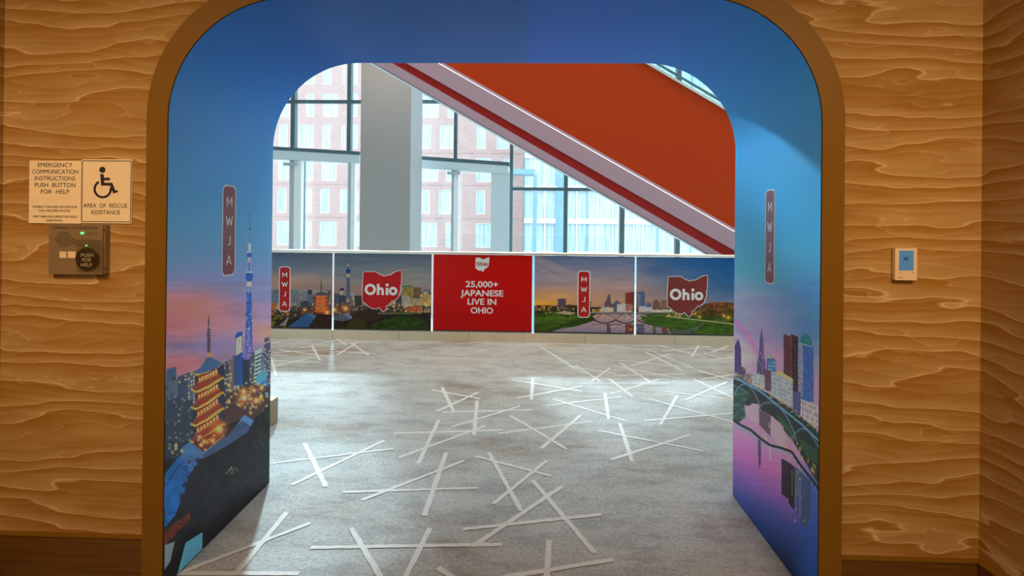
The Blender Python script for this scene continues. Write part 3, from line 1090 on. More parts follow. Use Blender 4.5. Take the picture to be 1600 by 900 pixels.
def jamb_mural(side, draw, gain, name, label):
    left = side < 0
    x0 = XL if left else XR
    seam = at(826, 60, (YF + YB) / 2)[0]
    off = 0.003
    inner_x = x0 + off if left else x0 - off
    zs = list(np.arange(0.002, ZT - RAD, 0.0023))
    us = np.linspace(YF - 0.018, YB - 0.001, 320)
    prof = [(inner_x, z) for z in zs]
    r = RAD - off
    for t in np.linspace(0, math.pi / 2, 40):
        prof.append((inner_x + (r - r * math.cos(t)) * (1 if left else -1), ZT - RAD + r * math.sin(t)))
    xe = prof[-1][0]
    for k in np.linspace(0, 1, 40)[1:]:
        prof.append((xe + (seam - xe) * k, ZT - off))
    rows = [np.stack([np.full(len(us), x), us, np.full(len(us), z)], 1) for x, z in prof]
    co = np.concatenate(rows)
    flat = co.copy()
    flat[:, 0] = x0
    sx, sy = pixel_of(flat)
    s = PixelSheet(sx, sy)
    draw(s)
    # plain printed sky over the curve and the head of the portal
    arc = np.concatenate([[0.0], np.cumsum(np.hypot(*np.diff(np.array(prof), axis=0).T))])
    arc = np.repeat(arc, len(us))
    if left:
        st = [(1.55, None), (1.95, (66, 118, 178)), (2.25, (34, 102, 162)), (2.55, (8, 88, 150)), (3.2, (0, 84, 146)), (4.2, (0, 86, 150))]
    else:
        st = [(1.75, None), (2.1, (16, 132, 240)), (2.4, (0, 118, 232)), (2.7, (0, 108, 210)), (3.0, (0, 98, 190)), (3.58, (0, 94, 168)), (4.2, (0, 94, 168))]
    a0 = st[0][0]
    k = np.nonzero(arc > a0)[0]
    base = s.C[np.searchsorted(arc, a0)]
    for c in range(3):
        tgt = np.interp(arc[k], [q[0] for q in st], [base[c]] + [q[1][c] for q in st[1:]])
        w = np.clip((arc[k] - a0) / 0.15, 0, 1)
        s.C[k, c] = s.C[k, c] * (1 - w) + tgt * w
    if not left:
        rows = [r_[::-1] for r_ in rows]
        s.C = s.C.reshape(len(rows), len(us), 3)[:, ::-1].reshape(-1, 3)
    o = grid_print(name, rows, 'print', s, gain, gamma=1.14)
    return tag(o, label, 'mural')


mural_l = jamb_mural(-1, draw_pagoda_side, (2.0, 2.8, 2.95), 'city_mural',
                     'mural of lit red pagoda and tall lattice tower on the left jamb of the archway')
mural_r = jamb_mural(1, draw_river_side, (1.5, 2.1, 2.35), 'city_mural',
                     'mural of riverside towers mirrored in pink water on the right jamb of the archway')


def rounded(cx, cz, w, h, r, n=8):
    p = []
    for sx, sz, a0 in ((1, 1, 0), (-1, 1, 90), (-1, -1, 180), (1, -1, 270)):
        for t in np.linspace(a0, a0 + 90, n):
            p.append((cx + sx * (w / 2 - r) + r * math.cos(R(t)), cz + sz * (h / 2 - r) + r * math.sin(R(t))))
    return p


def stroke(p, q, t):
    p, q = np.array(p, float), np.array(q, float)
    n_ = np.array([t / 2, 0.0]) if abs(q[1] - p[1]) > 0.2 else np.array([0.0, t / 2])
    return [p - n_, p + n_, q + n_, q - n_]


GLYPH = {   # strokes of the four badge letters in a unit box centred on the origin
    'M': [stroke((-.43, -.5), (-.43, .5), .14), stroke((.43, -.5), (.43, .5), .14), stroke((-.43, .5), (0, -.22), .15), stroke((.43, .5), (0, -.22), .15)],
    'W': [stroke((-.44, .5), (-.23, -.5), .12), stroke((-.23, -.5), (0, .38), .12), stroke((0, .38), (.23, -.5), .12), stroke((.23, -.5), (.44, .5), .12)],
    'J': [stroke((.35, -.28), (.35, .5), .28), [(.49, -.28), (.45, -.40), (.3, -.48), (.05, -.51), (-.4, -.49), (-.4, -.36), (0, -.38), (.17, -.33), (.21, -.28)]],
    'A': [stroke((-.43, -.5), (0, .5), .15), stroke((.43, -.5), (0, .5), .15), stroke((-.28, -.2), (.28, -.2), .12)],
}


def badge(parent, o, xd, nrm, w, h, mat, red_grad=None):
    """Tall rounded badge: white edge, coloured field, four letters one below the other. o = its centre on the surface."""
    o, xd, nrm = (np.asarray(q, float) for q in (o, xd, nrm))
    to = lambda pts, d: [o + xd * a + np.array([0, 0, b]) + nrm * d for a, b in pts]
    r = w * 0.26
    e = MB()
    e.prism(to(rounded(0, 0, w, h, r), 0), nrm * 0.0008)
    ob = e.build('badge', 'white_ink', parent)
    f = MB()
    f.prism(to(rounded(0, 0, w * .88, h - w * .12, r * .86), 0.0008), nrm * 0.0004)
    f.build('badge_field', mat, ob)
    for k, ch in enumerate('MWJA'):
        zc = h * (0.5 - (0.185, 0.395, 0.61, 0.825)[k])
        H, Wd = h * 0.103, w * (0.42, 0.52, 0.23, 0.42)[k]
        L = MB()
        for q, st in enumerate(GLYPH[ch]):
            d = 0.0013 + 0.00012 * q
            L.prism([o + xd * (u_ * Wd) + np.array([0, 0, zc + v_ * H]) + nrm * d for u_, v_ in st], nrm * 0.0002)
        L.build('letter', 'white_ink', ob)
    return ob


def side_badge(parent, X, px0, py0, px1, py1, d, mat):
    a, b = atx(px0, (py0 + py1) / 2, X), atx(px1, (py0 + py1) / 2, X)
    t, u_ = atx((px0 + px1) / 2, py0, X), atx((px0 + px1) / 2, py1, X)
    c = (t + u_) / 2
    c[0] = X + d[0] * 0.003
    badge(parent, (c[0], (a[1] + b[1]) / 2, c[2]), (0, 1 if d[0] > 0 else -1, 0), d, abs(a[1] - b[1]), t[2] - u_[2], mat)


side_badge(mural_l, XL, 346, 289, 367, 431, (1, 0, 0), 'badge_wine')
side_badge(mural_r, XR, 1197, 296, 1211.5, 444, (-1, 0, 0), 'badge_wine_sunlit')


# ------------------------------------------------------------------ printed balcony panels
def draw_city_dusk(s):
    rnd = random.Random(21)
    s.sky([(388, (96, 112, 134)), (420, (122, 128, 140)), (440, (150, 142, 142)), (456, (160, 136, 132)), (470, (140, 124, 130)), (520, (90, 80, 80))])
    s.glow(455, 440, 55, 12, (200, 146, 124), .75)
    s.glow(590, 452, 60, 8, (186, 142, 124), .7)
    s.glow(625, 430, 50, 16, (164, 158, 146), .6)
    s.glow(430, 405, 40, 12, (92, 108, 136), .6)
    s.mottle(s.near(350, 690, 388, 470), 2, 44, 5, .09)
    # skyline
    s.rect(340, 462, 690, 525, (74, 68, 70))
    for k in range(70):
        x = rnd.uniform(345, 680)
        w = rnd.uniform(4, 10)
        h = rnd.uniform(4, 18)
        g = rnd.uniform(.7, 1.2)
        c = rnd.choice([(120, 118, 128), (92, 96, 110), (146, 138, 136), (104, 90, 88), (80, 86, 104)])
        s.block(x, 470 - h, x + w, 486, tuple(v * g for v in c), [(66, 66, 80), (230, 190, 130)], max(2, int(w / 2)), max(2, int(h / 2.5)), .4, rnd)
    for x0, y0, x1, c in ((422, 453, 436, (112, 122, 138)), (454, 452.5, 468, (126, 128, 136)), (470, 455, 480, (140, 140, 146)), (480, 460, 490, (110, 116, 128))):
        s.block(x0, y0, x1, 474, c, (84, 88, 104), 4, 5, .5, rnd)
    s.block(530, 452, 538, 474, (58, 72, 100), None)
    s.rect(530.6, 454, 537.4, 461, (184, 176, 130))
    s.poly([(530, 453), (534, 449.5), (538, 452)], (34, 52, 92))
    # lattice tower
    s.rect(543.7, 396, 544.6, 413, (92, 98, 116))
    s.rect(542.4, 412, 545.8, 416, (170, 160, 150))
    s.rect(543, 416, 545.4, 421, (60, 84, 120))
    s.poly([(540, 421), (548, 421), (547, 427), (541, 427)], (26, 72, 122))
    s.poly([(541.8, 428), (546.4, 428), (547.4, 466), (540.4, 466)], (98, 104, 132))
    s.rect(541.8, 428, 546.4, 433, (196, 172, 150))
    # right-hand city blocks
    s.block(628, 447, 647, 464, (150, 132, 66), [(210, 180, 90), (90, 90, 60)], 7, 6, .6, rnd)
    s.rect(628, 446.4, 645, 449, (88, 118, 100))
    s.block(646, 449, 658, 464, (116, 92, 74), (150, 120, 80), 5, 5, .5, rnd)
    s.block(619, 462, 628, 480, (84, 76, 66), None)
    s.block(628, 463, 640, 482, (176, 168, 160), (110, 104, 100), 5, 5, .6, rnd)
    s.block(640, 466, 660, 484, (168, 150, 122), [(240, 190, 100), (110, 100, 90)], 8, 5, .6, rnd)
    s.block(656, 460, 676, 478, (186, 152, 96), [(250, 210, 120), (120, 96, 70)], 8, 5, .7, rnd)
    # streets and lights
    s.rect(345, 478, 690, 500, (70, 56, 50), .8)
    s.lights(345, 472, 690, 500, 190, 1.2, WARMS + [(220, 120, 60)], rnd, .75)
    s.lights(600, 472, 676, 496, 90, 1.3, WARMS + [(200, 210, 220)], rnd, .75)
    s.block(636, 479, 658, 492, (180, 92, 56), [(250, 180, 100), (120, 50, 40)], 8, 4, .6, rnd)
    s.poly([(340, 470), (420, 468), (436, 478), (434, 484), (340, 484)], (176, 110, 62))
    s.lights(346, 478, 452, 496, 60, 1.4, [(230, 70, 40), (250, 150, 60), (255, 200, 110)], rnd, .8)
    s.poly([(470, 472), (478, 469), (484, 474), (482, 482), (471, 482)], (64, 74, 92))
    # pagoda
    for k, y in enumerate((462, 468, 473.6, 479.4, 485)):
        w = 11 + k * .5
        s.rect(502 - w * .72, y, 502 + w * .72, y + 5, (150, 42, 28))
        for j in range(6):
            s.rect(502 - w * .66 + j * w * .22, y + 1.4, 502 - w * .66 + j * w * .22 + 1.1, y + 4, (255, 196, 110))
        s.poly([(502 - w, y + .8), (502 - w * .6, y - 1.6), (502 + w * .6, y - 1.6), (502 + w, y + .8), (502 + w * .9, y + 1.8), (502 - w * .9, y + 1.8)], (226, 108, 44))
    s.poly([(490, 461.5), (496, 457.4), (502, 455.4), (508, 457.4), (514, 461.5)], (76, 88, 104))
    s.rect(501.4, 438, 502.6, 456, (84, 70, 66))
    s.rect(500.9, 442, 503.1, 452, (104, 84, 74), .7)
    s.rect(492, 488, 516, 494, (140, 50, 30))
    for x, y, r in ((511, 488.5, 3.4), (540, 482, 4), (476, 484, 2.4), (523, 484, 3)):
        s.glow(x, y, r * 2, r * 1.7, (240, 130, 50), .75)
        s.glow(x, y, r * .8, r * .8, (255, 226, 150), .95)
    # trees and roofs at the foot
    tr = [(340, 496), (430, 492), (452, 500), (490, 490), (520, 492), (560, 494), (600, 486), (690, 490), (690, 530), (340, 530)]
    s.poly(tr, (46, 38, 30))
    i = s.inside(tr)
    s.mottle(i, 7, 6, 4, .5)
    s.poly([(340, 500), (420, 494), (430, 500), (424, 516), (340, 520)], (84, 78, 28), .8)
    s.mottle(s.near(340, 450, 492, 515), 8, 5, 3, .8, (146, 140, 30), .5)
    s.poly([(436, 509), (452, 494), (446, 509)], (150, 140, 130))
    s.poly([(450, 511), (480, 489), (494, 493), (482, 511)], (58, 96, 146))
    s.line(480, 489, 494, 494, 1.2, (130, 146, 170))
    s.poly([(480, 489), (494, 494), (490, 499)], (88, 116, 156))
    s.poly([(482, 511), (494, 496), (520, 496), (520, 514)], (60, 36, 32))
    s.poly([(518, 494), (536, 490), (552, 498), (536, 502), (520, 500)], (96, 96, 110))
    s.poly([(535, 491), (543, 489), (553, 497), (547, 498)], (120, 134, 160))
    s.poly([(548, 492), (580, 480), (600, 490), (590, 504), (552, 500)], (60, 44, 36))
    s.poly([(545, 503), (560, 497), (572, 504), (572, 514), (540, 513)], (62, 62, 24))
    g = [(580, 508), (600, 500), (622, 494), (645, 494), (664, 502), (672, 514), (580, 516)]
    s.poly(g, (48, 70, 22))
    s.mottle(s.inside(g), 13, 3.5, 2.5, .5)
    s.poly([(618, 493), (628, 486), (642, 490), (640, 497)], (36, 48, 22))
    s.rect(590, 488, 660, 491, (150, 146, 110), .6)


def draw_red(s):
    s.C[:] = (206, 24, 14)
    s.sky([(388, (206, 26, 14)), (460, (196, 14, 10)), (525, (176, 4, 6))])


def draw_river_dusk(s):
    rnd = random.Random(22)
    s.sky([(392, (104, 122, 160)), (415, (134, 138, 164)), (440, (172, 150, 156)), (456, (190, 150, 140)), (472, (196, 152, 126)), (530, (120, 110, 120))])
    i = s.near(830, 1180, 380, 500)
    t = np.clip((s.X[i] - 985) / 150, 0, 1)
    for c, (a, b) in enumerate(((40, 150), (104, 150), (160, 172))):
        top = np.interp(s.Y[i], [395, 440, 475], [(22, 88, 150)[c], (52, 106, 158)[c], (120, 132, 160)[c]])
        s.C[i, c] = s.C[i, c] * (1 - t) + top * t
    s.curve([(836, 402), (880, 424), (930, 440), (990, 448)], 12, (206, 172, 160), .35)
    s.curve([(836, 415), (870, 434), (910, 446)], 8, (196, 160, 150), .4)
    s.glow(850, 474, 40, 5, (246, 178, 40), .9)
    s.glow(862, 462, 50, 9, (232, 170, 96), .7)
    s.glow(940, 472, 60, 8, (214, 160, 128), .6)
    s.glow(1030, 424, 26, 9, (66, 92, 140), .5)
    s.glow(1090, 410, 60, 10, (30, 104, 168), .5)
    s.mottle(i, 3, 46, 6, .07)
    # far trees and buildings
    s.poly([(834, 478), (870, 478), (890, 476), (925, 480), (1160, 480), (1160, 500), (834, 500)], (66, 54, 40))
    s.block(871.5, 466.5, 884, 486, (92, 78, 92), (120, 100, 104), 5, 6, .5, rnd)
    s.block(836, 477, 862, 486, (80, 60, 52), WARMS, 8, 2, .4, rnd)
    s.block(916, 470, 923, 484, (70, 60, 66), None)
    s.poly([(944, 486), (944, 474), (947, 470), (949.5, 462), (951.6, 458.6), (953.6, 462), (955, 476), (955, 486)], (112, 92, 108))
    s.block(955, 475, 964, 488, (106, 84, 92), (80, 66, 80), 3, 4, .5, rnd)
    s.poly([(957, 476), (963, 469), (970, 473), (970, 488), (957, 488)], (104, 104, 118))
    s.block(977, 457.5, 984, 488, (146, 66, 56), (120, 50, 46), 3, 9, .5, rnd)
    s.block(984, 456, 991, 488, (112, 52, 50), (140, 66, 60), 3, 9, .5, rnd)
    s.block(996, 456, 1001, 486, (124, 64, 54), None)
    s.poly([(996, 480), (996, 458), (1001, 455.6), (1003, 458), (1003, 484), (996, 484)], (92, 92, 118), .0)
    s.block(964, 475, 988, 488, (212, 200, 200), (180, 168, 172), 8, 4, .5, rnd)
    s.block(940, 480, 958, 489, (206, 188, 176), (160, 130, 110), 7, 3, .5, rnd)
    s.block(925, 483, 940, 490, (224, 168, 80), [(255, 220, 140), (150, 110, 70)], 6, 2, .6, rnd)
    # right panel towers
    s.poly([(996, 484), (996, 456), (1001.5, 454.5), (1004, 457), (1007, 455), (1008, 484)], (132, 70, 60), .0)
    s.poly([(995, 462), (1000, 460), (1004, 459), (1004, 486), (995, 486)], (150, 84, 72))
    s.poly([(977, 459), (984, 457), (991, 456), (991, 486), (977, 486)], (142, 68, 58), .6)
    s.poly([(996, 478), (996, 459), (1001, 455), (1005, 454.6), (1008, 459), (1008, 480)], (96, 110, 142))
    s.rect(996, 460, 1001, 478, (136, 142, 164), .6)
    s.block(998, 478.5, 1019, 487, (206, 196, 196), (176, 160, 160), 8, 3, .5, rnd)
    s.poly([(1020, 482), (1021, 470), (1026, 468), (1031, 472), (1032, 484), (1020, 484)], (126, 92, 76))
    s.block(1033, 469, 1043, 486, (134, 100, 84), (166, 130, 100), 4, 6, .5, rnd)
    s.block(1010, 473, 1018, 480, (90, 110, 146), None)
    s.block(1018, 484, 1050, 489, (214, 200, 186), None)
    # autumn wood on the right
    tr = [(1088, 492), (1092, 480), (1104, 474), (1120, 472), (1160, 473), (1160, 505), (1088, 505)]
    s.poly(tr, (98, 70, 36))
    i = s.inside(tr)
    s.mottle(i, 9, 4, 3, .5)
    s.mottle(s.near(1090, 1160, 470, 484), 10, 3, 2, .8, (196, 100, 44), .5)
    s.mottle(s.near(1106, 1160, 476, 502), 11, 5, 4, .7, (72, 70, 34), .5)
    # meadow
    gr = [(834, 490), (870, 486), (920, 490), (990, 487), (1050, 488), (1090, 492), (1160, 497), (1160, 530), (834, 530)]
    s.poly(gr, (72, 96, 30))
    i = s.inside(gr)
    s.mottle(i, 14, 22, 3, .35)
    s.mottle(i, 15, 3, 1.6, .25)
    for k in range(40):
        x, y = rnd.uniform(834, 935), rnd.uniform(482, 495)
        s.glow(x, y, rnd.uniform(1.5, 3.5), rnd.uniform(1.5, 3), rnd.choice([(40, 52, 24), (70, 64, 28), (54, 74, 28)]), .9)
    s.lights(836, 480, 990, 489, 60, .9, WARMS, rnd, .8)
    s.lights(996, 484, 1100, 492, 34, .9, WARMS, rnd, .7)
    s.poly([(866, 489), (882, 486), (900, 489), (890, 492)], (186, 160, 140))
    s.line(1040, 494, 1160, 508, 1.6, (196, 186, 150), .9)
    # river
    wat = [(866, 516), (900, 510), (932, 500), (925, 494), (940, 489), (1000, 489), (1012, 494), (1000, 498), (1014, 508), (1044, 514), (1050, 522), (1060, 530), (850, 530)]
    s.poly(wat, (176, 146, 156))
    w = s.inside(wat)
    s.put(w, (136, 128, 160), np.clip((s.Y[w] - 508) / 12, 0, .7))
    s.poly([(925, 494), (932, 500), (905, 508), (880, 511), (868, 516), (855, 520), (840, 520), (900, 500)], (52, 74, 26))
    s.lights(930, 492, 1010, 498, 40, 1.0, WARMS, rnd, .75)
    s.rect(921, 487.4, 1046, 489.4, (150, 140, 132))
    s.rect(921, 489.4, 1046, 490.6, (64, 56, 60))
    for a, b in ((928, 962), (962, 994), (996, 1026)):
        s.curve([(a + (b - a) * k / 10, 500 - 10 * math.sin(math.pi * k / 10)) for k in range(11)], 1.3, (120, 104, 92))
        s.curve([(a + (b - a) * k / 10, 500 + 5 * math.sin(math.pi * k / 10)) for k in range(11)], 1.8, (62, 46, 44))
    s.line(925, 507, 1045, 507, 1.0, (84, 64, 66), .8)
    for x0, x1, c in ((948, 954, (110, 70, 74)), (977, 991, (122, 56, 46)), (995, 1007, (86, 92, 116)), (1020, 1026, (92, 96, 60)), (1034, 1044, (110, 74, 60))):
        s.rect(x0, 507, x1, 521, c, .85)
    s.lights(930, 507, 1060, 516, 40, .9, [(236, 200, 120), (214, 220, 200)], rnd, .7)
    bank = [(1000, 494), (1030, 494), (1060, 498), (1088, 506), (1092, 511), (1070, 516), (1052, 513), (1014, 506)]
    s.poly(bank, (70, 100, 32))
    s.mottle(s.inside(bank), 17, 9, 2, .3)
    s.poly([(1050, 514), (1072, 516), (1100, 506), (1090, 518), (1100, 524), (1050, 524)], (92, 104, 92))
    s.poly([(1078, 524), (1092, 513), (1110, 508), (1160, 510), (1160, 528), (1078, 528)], (74, 106, 34))
    s.mottle(s.near(1078, 1160, 506, 528), 18, 8, 3, .35)
    for x, y, r in ((1138, 496, 2.2), (1131, 493, 1.6), (1093, 495, 1.6), (1086, 490, 1.5), (1056, 492, 1.3), (1062, 493, 1.3), (1045, 493, 1.4)):
        s.glow(x, y, r * 2.2, r * 2.2, (236, 150, 50), .7)
        s.glow(x, y, r * .8, r * .8, (255, 232, 150), .95)


YG = YP                                  # plane of the printed film
PANEL_GAIN = 0.95


def panel(px0, px1, draw, label, cache={}):
    xa, xb = at(px0, 450, YG)[0], at(px1, 450, YG)[0]
    z0, z1 = 0.134, 1.083
    root = empty('printed_panel', ((xa + xb) / 2, YG + 0.008, z0))
    tag(root, label, 'panel', 'printed panels along the balcony edge')
    g = MB()
    g.box(xa, xb, YG + 0.002, YG + 0.016, z0, z1)
    g.build('glass_sheet', 'black', root)
    nx, nz = 300, 210
    xs, zs = np.linspace(xa, xb, nx), np.linspace(z0, z1, nz)
    rows = [np.stack([xs, np.full(nx, YG), np.full(nx, z)], 1) for z in zs]
    sx, sy = pixel_of(np.concatenate(rows))
    s = PixelSheet(sx, sy)
    draw(s)
    grid_print('printed_film', rows, 'print_panel', s, PANEL_GAIN, root, smooth=False, gamma=1.08)
    e = MB()
    e.box(xa, xb, YG - 0.003, YG + 0.016, z0 - 0.016, z0)
    e.build('edge_gasket', 'black', root)
    return root


OHIO = [(885, 255), (985, 252), (1008, 262), (1020, 270), (1028, 280), (1040, 278), (1060, 290), (1078, 290), (1092, 283), (1108, 284), (1130, 277), (1160, 255),
        (1190, 244), (1222, 235), (1221, 300), (1220, 362), (1210, 372), (1214, 400), (1208, 432), (1196, 452), (1198, 468), (1180, 488), (1168, 492), (1158, 506),
        (1140, 502), (1130, 522), (1114, 532), (1110, 548), (1092, 544), (1086, 560), (1090, 572), (1078, 590), (1066, 600), (1052, 592), (1040, 576), (1030, 562),
        (1012, 568), (1004, 578), (990, 572), (972, 574), (958, 568), (945, 558), (930, 558), (920, 540), (906, 532), (896, 520), (880, 516), (878, 420)]


def state_logo(parent, px0, px1, py0, field, edge, letter, edge_w=0.012):
    """The state outline with its four-letter word in round bold letters."""
    a, b = at(px0, py0 + 30, YG), at(px1, py0 + 30, YG)
    ztop = at((px0 + px1) / 2, py0, YG)[2]
    k = (b[0] - a[0]) / (1222 - 878)
    fx = lambda x: a[0] + (x - 878) * k
    fz = lambda y: ztop - (y - 235) * k
    P = [(fx(x), fz(y)) for x, y in OHIO]
    cx, cz = np.mean([p[0] for p in P]), np.mean([p[1] for p in P])
    n = len(P)
    top = parent
    if edge:
        E_ = []
        for i in range(n):
            p, q, r_ = np.array(P[i - 1]), np.array(P[i]), np.array(P[(i + 1) % n])
            d1, d2 = (q - p) / np.linalg.norm(q - p), (r_ - q) / np.linalg.norm(r_ - q)
            nn = np.array([-(d1[1] + d2[1]), d1[0] + d2[0]])
            ln = np.linalg.norm(nn)
            nn = nn / ln if ln > .3 else np.array([-d2[1], d2[0]])
            E_.append(q + nn * edge_w)
        m_ = MB()
        m_.prism([(x, YG - 0.0006, z) for x, z in E_], (0, -0.0005, 0))
        top = m_.build('state_outline', edge, parent)
    m_ = MB()
    m_.prism([(x, YG - 0.0013, z) for x, z in P], (0, -0.0004, 0))
    fo = m_.build('state_field', field, top)
    if top is parent:
        top = fo
    L = MB()
    yy = [YG - 0.0020]
    dv = (0, -0.0003, 0)

    def ann(cx_, cy_, ro, ri, t0=0, t1=360, N=36):
        full = t1 - t0 >= 360
        ts = np.linspace(t0, t1, N, endpoint=not full)
        y = yy[0] = yy[0] - 0.0001
        o_ = [(fx(cx_ + ro * math.cos(R(t))), y, fz(cy_ - ro * math.sin(R(t)))) for t in ts]
        i_ = [(fx(cx_ + ri * math.cos(R(t))), y, fz(cy_ - ri * math.sin(R(t)))) for t in ts]
        if full:
            L.ring(o_, i_, dv)
        else:
            L.prism(o_ + i_[::-1], dv)

    def bar(x0, y0, x1, y1):
        y = yy[0] = yy[0] - 0.0001
        L.prism([(fx(x0), y, fz(y0)), (fx(x1), y, fz(y0)), (fx(x1), y, fz(y1)), (fx(x0), y, fz(y1))], dv)

    def disc(cx_, cy_, r_):
        y = yy[0]
        L.prism([(fx(cx_ + r_ * math.cos(t)), y, fz(cy_ - r_ * math.sin(t))) for t in np.linspace(0, 2 * math.pi, 20, endpoint=False)], dv)
    ann(948, 407, 50, 27)
    bar(1007, 358, 1029, 455)
    ann(1038, 418, 31, 9, 0, 180, 20)
    bar(1047, 418, 1069, 455)
    bar(1085, 391, 1108, 455)
    disc(1097, 366, 13.5)
    ann(1150, 419, 38, 16)
    L.build('lettering', letter, top)
    return top


M['logo_red'] = plain('logo_red_print', (0.46, 0.012, 0.012), 0.35, spec=0.12)
M['logo_brown'] = plain('logo_maroon_print', (0.20, 0.035, 0.028), 0.35, spec=0.12)
M['badge_red'] = plain('badge_red_print', (0.42, 0.016, 0.014), 0.35, spec=0.12)
M['badge_dark'] = plain('badge_maroon_print', (0.22, 0.016, 0.014), 0.35, spec=0.12)
M['letter_red'] = plain('letter_red_print', (0.42, 0.02, 0.015), 0.35)
M['letter_white'] = plain('letter_white_print', (0.70, 0.69, 0.66), 0.4)

p1 = panel(365, 518.6, draw_city_dusk, 'printed balcony panel with small lit pagoda, blue roof and tall red badge')
p2 = panel(521.9, 673.7, draw_city_dusk, 'printed balcony panel of dusk city with thin tower and bright red state emblem')
p3 = panel(677, 831.4, draw_red, 'plain red balcony panel with four lines of white lettering')
p4 = panel(835, 991.4, draw_river_dusk, 'printed balcony panel of meadow and yellow sunset with tall red badge')
p5 = panel(994.5, 1153, draw_river_dusk, 'printed balcony panel of deep blue sky and autumn trees with maroon state emblem')


def flat_badge(parent, px0, py0, px1, py1, mat):
    a, b = at(px0, py0, YG), at(px1, py1, YG)
    badge(parent, ((a[0] + b[0]) / 2, YG - 0.0004, (a[2] + b[2]) / 2), (1, 0, 0), (0, -1, 0), b[0] - a[0], a[2] - b[2], mat)


flat_badge(p1, 436.3, 416.2, 453.3, 487, 'badge_red')
flat_badge(p4, 903, 423, 921.6, 496.5, 'badge_red')
state_logo(p2, 566.3, 627, 421.8, 'logo_red', 'letter_white', 'letter_white', 0.008)
state_logo(p5, 1043, 1105, 429.5, 'logo_brown', 'letter_white', 'letter_white', 0.008)
state_logo(p3, 742.6, 764.4, 401.5, 'letter_white', None, 'letter_red')
lines = []
for txt, cy_, w_ in (('25,000+', 443.8, 51), ('JAPANESE', 457.8, 67), ('LIVE IN', 471.2, 45), ('OHIO', 484.8, 35)):
    c = at(753, cy_, YG)
    lines.append(text_obj('lettering', txt, 'letter_white', 9.7 / 124.5, (c[0], YG - 0.0012, c[2]), (1, 0, 0), p3, bold=0.02, width=w_ / 124.5))
join_text(lines, 'lettering')

# rail over and channel under the panels
xa, xb = at(300, 450, YP)[0], at(1260, 450, YP)[0]
rail = MB()
rail.prism([(xa, YP - 0.022, 1.088), (xa, YP + 0.04, 1.088), (xa, YP + 0.04, 1.115), (xa, YP + 0.032, 1.122), (xa, YP - 0.014, 1.122), (xa, YP - 0.022, 1.115)], (xb - xa, 0, 0))
tag(rail.build('top_rail', 'rail'), 'slim satin steel rail capping the row of printed panels', 'rail')
ch = empty('base_channel', ((xa + xb) / 2, YP, 0))
tag(ch, 'long brushed steel channel on the floor under the printed panels', 'channel')
cuts = [xa] + [at(px, 530, YP)[0] for px in (418, 521, 624, 733, 823, 914, 1053, 1148)] + [xb]
for q, (a, b) in enumerate(zip(cuts[:-1], cuts[1:])):
    sg = MB()
    sg.box(a + 0.0012, b - 0.0012, YP - 0.035, YP + 0.055, 0.0, 0.116)
    sg.build('channel_cover', 'steel', ch, bevel=0.002)

for pa, pb in ((302, 361), (1157, 1258)):
    g = MB()
    g.box(at(pa, 450, YP)[0], at(pb, 450, YP)[0], YP + 0.002, YP + 0.016, 0.118, 1.086)
    g.build('guard_pane', 'guard_glass', ch)

# end of another low channel with a clear guard, just past the left jamb
ec = at(427, 655, 4.15)
cg = empty('floor_channel', (ec[0] - 0.5, 4.19, 0))
tag(cg, 'short tan metal channel end standing on the floor past the left jamb', 'channel')
MB().box(ec[0] - 1.1, ec[0], 4.13, 4.23, 0, 0.185).build('channel_cover', 'tan_metal', cg, bevel=0.003)
MB().box(ec[0] - 1.1, ec[0] - 0.08, 4.172, 4.188, 0.16, 1.05).build('guard_pane', 'guard_glass', cg)

# ------------------------------------------------------------------ pillar
YC = 11.0
c0, c1 = at(561, 400, YC)[0], at(640, 400, YC)[0]
struct(MB().box(c0, c1, YC, YC + 1.15, LOW, CEIL).build('pillar', 'pillar', bevel=0.012))


# ------------------------------------------------------------------ window wall
def vbar(mb, px0, px1, z0, z1, y0, y1, mi=0, py=320):
    mb.box(at(px0, py, y0)[0], at(px1, py, y0)[0], y0, y1, z0, z1, mi)


def window(name, pxl, pxr, mulls, transoms, extra=None):
    xl, xr = at(pxl, 300, YW)[0], at(pxr, 300, YW)[0]
    root = empty(name, ((xl + xr) / 2, YW, LOW))
    root['kind'] = 'structure'
    MB().box(xl, xr, YW + 0.05, YW + 0.062, LOW, CEIL).build('glass_pane', 'window_glass', root)
    for (a, b, t0, t1) in mulls:
        mb = MB()
        z0 = LOW if t1 is None else at(a, t1, YW)[2]
        z1 = CEIL if t0 is None else at(a, t0, YW)[2]
        vbar(mb, a, b, z0, z1, YW, YW + 0.16)
        mb.build('mullion', 'mullion', root)
    for (a, b, t) in transoms:
        z = at((a + b) / 2, t, YW)[2]
        MB().box(at(a, t, YW)[0], at(b, t, YW)[0], YW + 0.005, YW + 0.12, z - 0.035, z + 0.035).build('transom', 'mullion', root)
    for z in (6.1, 8.0, 9.8):
        MB().box(xl, xr, YW + 0.005, YW + 0.12, z - 0.03, z + 0.03).build('transom', 'mullion', root)
    return root


def sloped(mb, pts, y0, y1):
    mb.prism([at(x, y, y0) for x, y in pts], (0, y1 - y0, 0))


